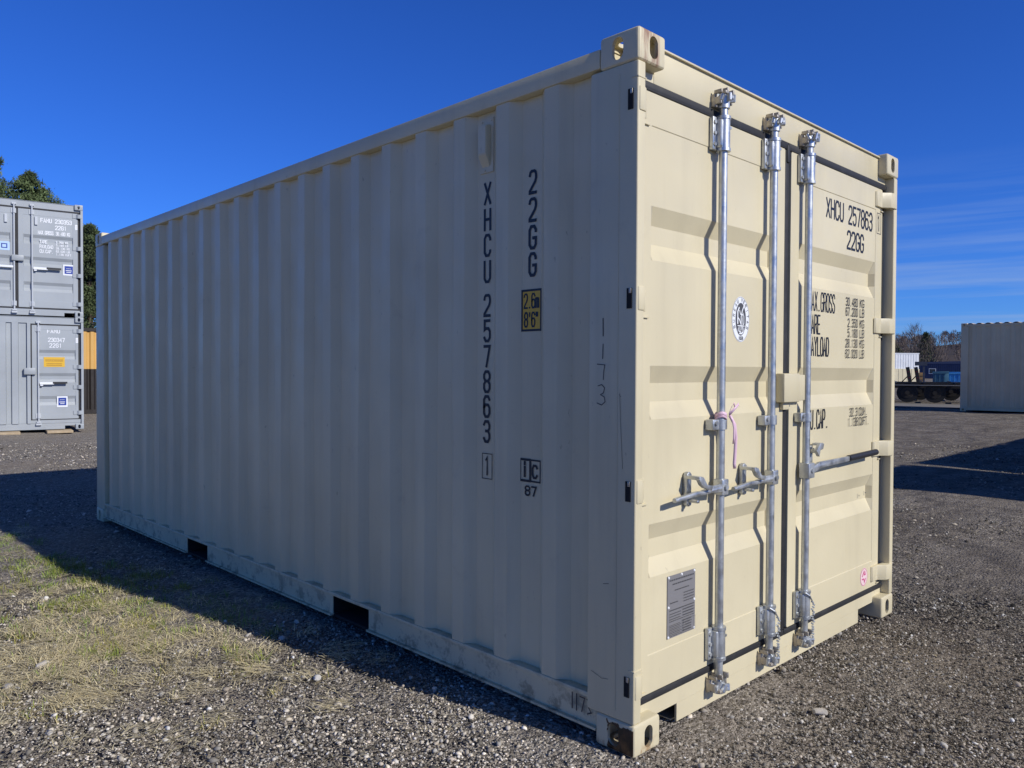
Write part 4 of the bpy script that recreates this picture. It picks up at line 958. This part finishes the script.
# ------------------------------------------------------------------ hills and trees
hx = np.linspace(-260, 260, 66); hy = np.linspace(0, 160, 14)
def hillz(u, v): return np.clip(np.sin(np.clip(v / 130, 0, 1) * np.pi / 2) * (9.3 + 1.5 * np.sin(u * .03 + .6) + 1.2 * np.sin(u * .071)), 0, None)
U, Vv = np.meshgrid(hx, hy, indexing='ij'); HZ = hillz(U, Vv)
Pq = np.stack([185 + .951 * Vv + .309 * U, 60 + .309 * Vv - .951 * U, HZ - .05], -1).reshape(-1, 3); I = np.arange(66 * 14).reshape(66, 14)
ho = npmesh('hills', Pq, np.stack([I[:-1, :-1], I[:-1, 1:], I[1:, 1:], I[1:, :-1]], -1).reshape(-1, 4), plain('leaf_litter_hill', (.075, .055, .045), (.05, .04, .035), .1)); ho['kind'] = 'structure'
def twigs(n, base, h, spread, rad, cols):
    """cloud of thin upward twigs (n,) around trunk base"""
    t = RNG.uniform(.25, 1, n); ang = RNG.uniform(0, 2 * np.pi, n); rr = spread * np.sqrt(RNG.uniform(0, 1, n)) * np.sin(np.clip(t, 0, 1) * np.pi * .85 + .25)
    p = np.stack([rr * np.cos(ang), rr * np.sin(ang), t * h * .9], -1) + base
    d = np.stack([np.cos(ang) * RNG.uniform(.1, .7, n), np.sin(ang) * RNG.uniform(.1, .7, n), RNG.uniform(.5, 1.2, n)], -1); d /= np.linalg.norm(d, axis=1)[:, None]
    ln = h * RNG.uniform(.06, .16, n)[:, None]; q = RNG.normal(0, 1, (n, 3)); sd = np.cross(d, q); sd /= np.linalg.norm(sd, axis=1)[:, None]; sd *= rad
    V = np.stack([p - sd, p + sd, p + d * ln], 1).reshape(-1, 3); F = np.arange(3 * n).reshape(n, 3); return V, F, np.repeat(cols, 3, 0)
def join(parts):
    V, F, C = [], [], []; o = 0
    for v, f, c in parts: V.append(v); F.append(f + o); C.append(c); o += len(v)
    return np.concatenate(V), np.concatenate(F), np.concatenate(C)
def trunk_tris(base, h, r0, col, lean=(0, 0), n=6, r1=.02):
    v = []; 
    for z_, rr in ((0, r0), (h * .5, r0 * .6), (h, r1)):
        for i in range(n): v.append((base[0] + lean[0] * z_ / h + rr * math.cos(2 * math.pi * i / n), base[1] + lean[1] * z_ / h + rr * math.sin(2 * math.pi * i / n), base[2] + z_))
    f = []
    for k_ in (0, n):
        for i in range(n): a_, b_ = k_ + i, k_ + (i + 1) % n; f += [(a_, b_, b_ + n), (a_, b_ + n, a_ + n)]
    v = np.array(v); return v, np.array(f), np.repeat(np.array([col]), len(v), 0)
parts = []
for i in range(420):
    u = RNG.uniform(-170, 90); v_ = RNG.uniform(-4, 120); bx, by = 185 + .951 * v_ + .309 * u, 60 + .309 * v_ - .951 * u; bz = float(hillz(u, max(v_, 0))) - .2
    h = RNG.uniform(5.5, 8.0) if v_ < 60 else RNG.uniform(4, 6); tone = RNG.uniform(.6, 1.25); c = np.array([[.17, .13, .11]]) * tone
    if RNG.uniform() < .07: c = np.array([[.03, .045, .02]]) * tone
    n = 260; parts.append(twigs(n, np.array([bx, by, bz]), h, h * .36, .06, np.repeat(c, n, 0) * RNG.uniform(.7, 1.3, (n, 1)))); parts.append(trunk_tris((bx, by, bz), h * .85, .11, (.09, .075, .062)))
V, F, C = join(parts); wo = npmesh('woods', V, F, M['leaf'], C); wo['kind'] = 'stuff'; tag(wo, 'far off wood of bare brown winter trees on the low hill', 'woods')
def bare_tree(label, base, h):
    r_ = thing('bare_tree', label, 'tree', base, 0); t = [trunk_tris((0, 0, 0), h * .9, .16, (.11, .09, .075))]
    br = []
    for i in range(26):
        z_ = h * RNG.uniform(.3, .85); a_ = RNG.uniform(0, 6.28); ln = (h - z_) * .45 + .5; q = Vector((math.cos(a_) * ln * .6, math.sin(a_) * ln * .6, ln * .8))
        g_v = np.array([(0, 0, z_ - .05), (0, 0, z_ + .05), tuple(Vector((0, 0, z_)) + q)]); g_v2 = g_v + np.array([[.05, .05, 0], [.05, .05, 0], [0, 0, 0]]); br.append((np.concatenate([g_v, g_v2]), np.array([[0, 1, 2], [3, 4, 5], [0, 3, 2], [1, 4, 2]]), np.repeat(np.array([[.11, .09, .075]]), 6, 0)))
    V, F, C = join(t + br); npmesh('trunk', V, F, M['leaf'], C, r_)
    n = 520; V, F, C = twigs(n, np.array([0, 0, 0.]), h, h * .22, .03, np.array([[.15, .12, .10]]) * RNG.uniform(.7, 1.2, (n, 1))); npmesh('crown', V, F, M['leaf'], C, r_)
bare_tree('tall bare tree rising above the wood beside the cream container', (158, 52.1, 0), 11.2)
bare_tree('shorter bare tree just right of the cream container edge', (150, 53.5, 0), 8.2)
bare_tree('bare tree right of the tall one, lower than it', (166, 51.5, 0), 8.8)
def pine(label, base, h, rad, n, dark=1., lo=.12, grp=None, top=.05, leaf=.10):
    r_ = thing('pine_tree', label, 'tree', base, 0, grp)
    V, F, C = trunk_tris((0, 0, 0), h * .97, .22, (.10, .075, .055), n=8); 
    t = [(V, F, C)]; pv, pf, pc = [], [], []; cl = []
    nb = int(h * 16)
    for i in range(nb):
        u = RNG.uniform(0, 1) ** .8; z_ = h * (lo + (1 - lo) * u); a_ = RNG.uniform(0, 6.28); ln = rad * (1 - u) ** .7 * RNG.uniform(.55, 1.15) + top * h * .3
        tip = np.array([math.cos(a_) * ln, math.sin(a_) * ln, z_ + ln * .12]); cl.append((z_, tip, ln))
        w_ = .03; v = np.array([(0, 0, z_ - w_), (0, 0, z_ + w_), tip]); v2 = v + np.array([[w_, w_, 0], [w_, w_, 0], [0, 0, 0]]); t.append((np.concatenate([v, v2]), np.array([[0, 1, 2], [3, 4, 5], [0, 3, 2]]), np.repeat(np.array([[.08, .06, .045]]), 6, 0)))
    V, F, C = join(t); npmesh('trunk', V, F, M['leaf'], C, r_)
    per = n // nb; P_, K_ = [], []
    for z_, tip, ln in cl:
        s = RNG.uniform(.3, 1.08, per); sg = .07 + ln * .07; tone = RNG.uniform(.6, 1.45)
        p = np.array([0, 0, z_]) * (1 - s[:, None]) + tip * s[:, None] + RNG.normal(0, 1, (per, 3)) * np.array([sg, sg, sg * .9]); P_.append(p); K_.append(np.repeat(tone, per))
    P_ = np.concatenate(P_); K_ = np.concatenate(K_)[:, None]; m_ = len(P_)
    d = RNG.normal(0, 1, (m_, 3)); d[:, 2] += .5; d /= np.linalg.norm(d, axis=1)[:, None]; sd = np.cross(d, RNG.normal(0, 1, (m_, 3))); sd /= np.linalg.norm(sd, axis=1)[:, None]
    ll = leaf * RNG.uniform(.7, 1.9, (m_, 1)); V = np.stack([P_ - sd * ll * .2, P_ + sd * ll * .2, P_ + d * ll], 1).reshape(-1, 3)
    c = np.array([[.10, .135, .055]]) * K_ * dark * RNG.uniform(.7, 1.3, (m_, 1)); npmesh('crown', V, np.arange(3 * m_).reshape(-1, 3), M['leaf'], np.repeat(c, 3, 0), r_)
PG = 'pines behind the left stack'
pine('tall green pine above the left end of the grey stack', (6.9, 48.3, 0), 12.9, 4.6, 30000, 1.0, grp=PG, leaf=.12, top=.02)
pine('pine with a lower rounded crown over the middle of the grey stack', (8.7, 47.4, 0), 11.9, 4.4, 30000, 1.0, grp=PG, leaf=.12, top=.02)
pine('dark pine showing in the gap between grey stack and cream container', (10.2, 42.3, 0), 8.6, 2.4, 26000, .7, lo=.03, grp=PG, leaf=.12, top=.02)
pine('pine hidden mostly by the upper right corner of the grey stack', (11.4, 46.5, 0), 9.3, 3.0, 22000, .9, lo=.03, grp=PG, leaf=.13, top=.02)
pine('dark conifer standing out of the bare wood', (172, 54.6, 0), 9.3, 1.9, 3500, .6, leaf=.35)
pine('dark green conifer at the edge of the cream container, front of the wood', (160, 56.5, 0), 6.5, 3.2, 3500, .55, leaf=.35)
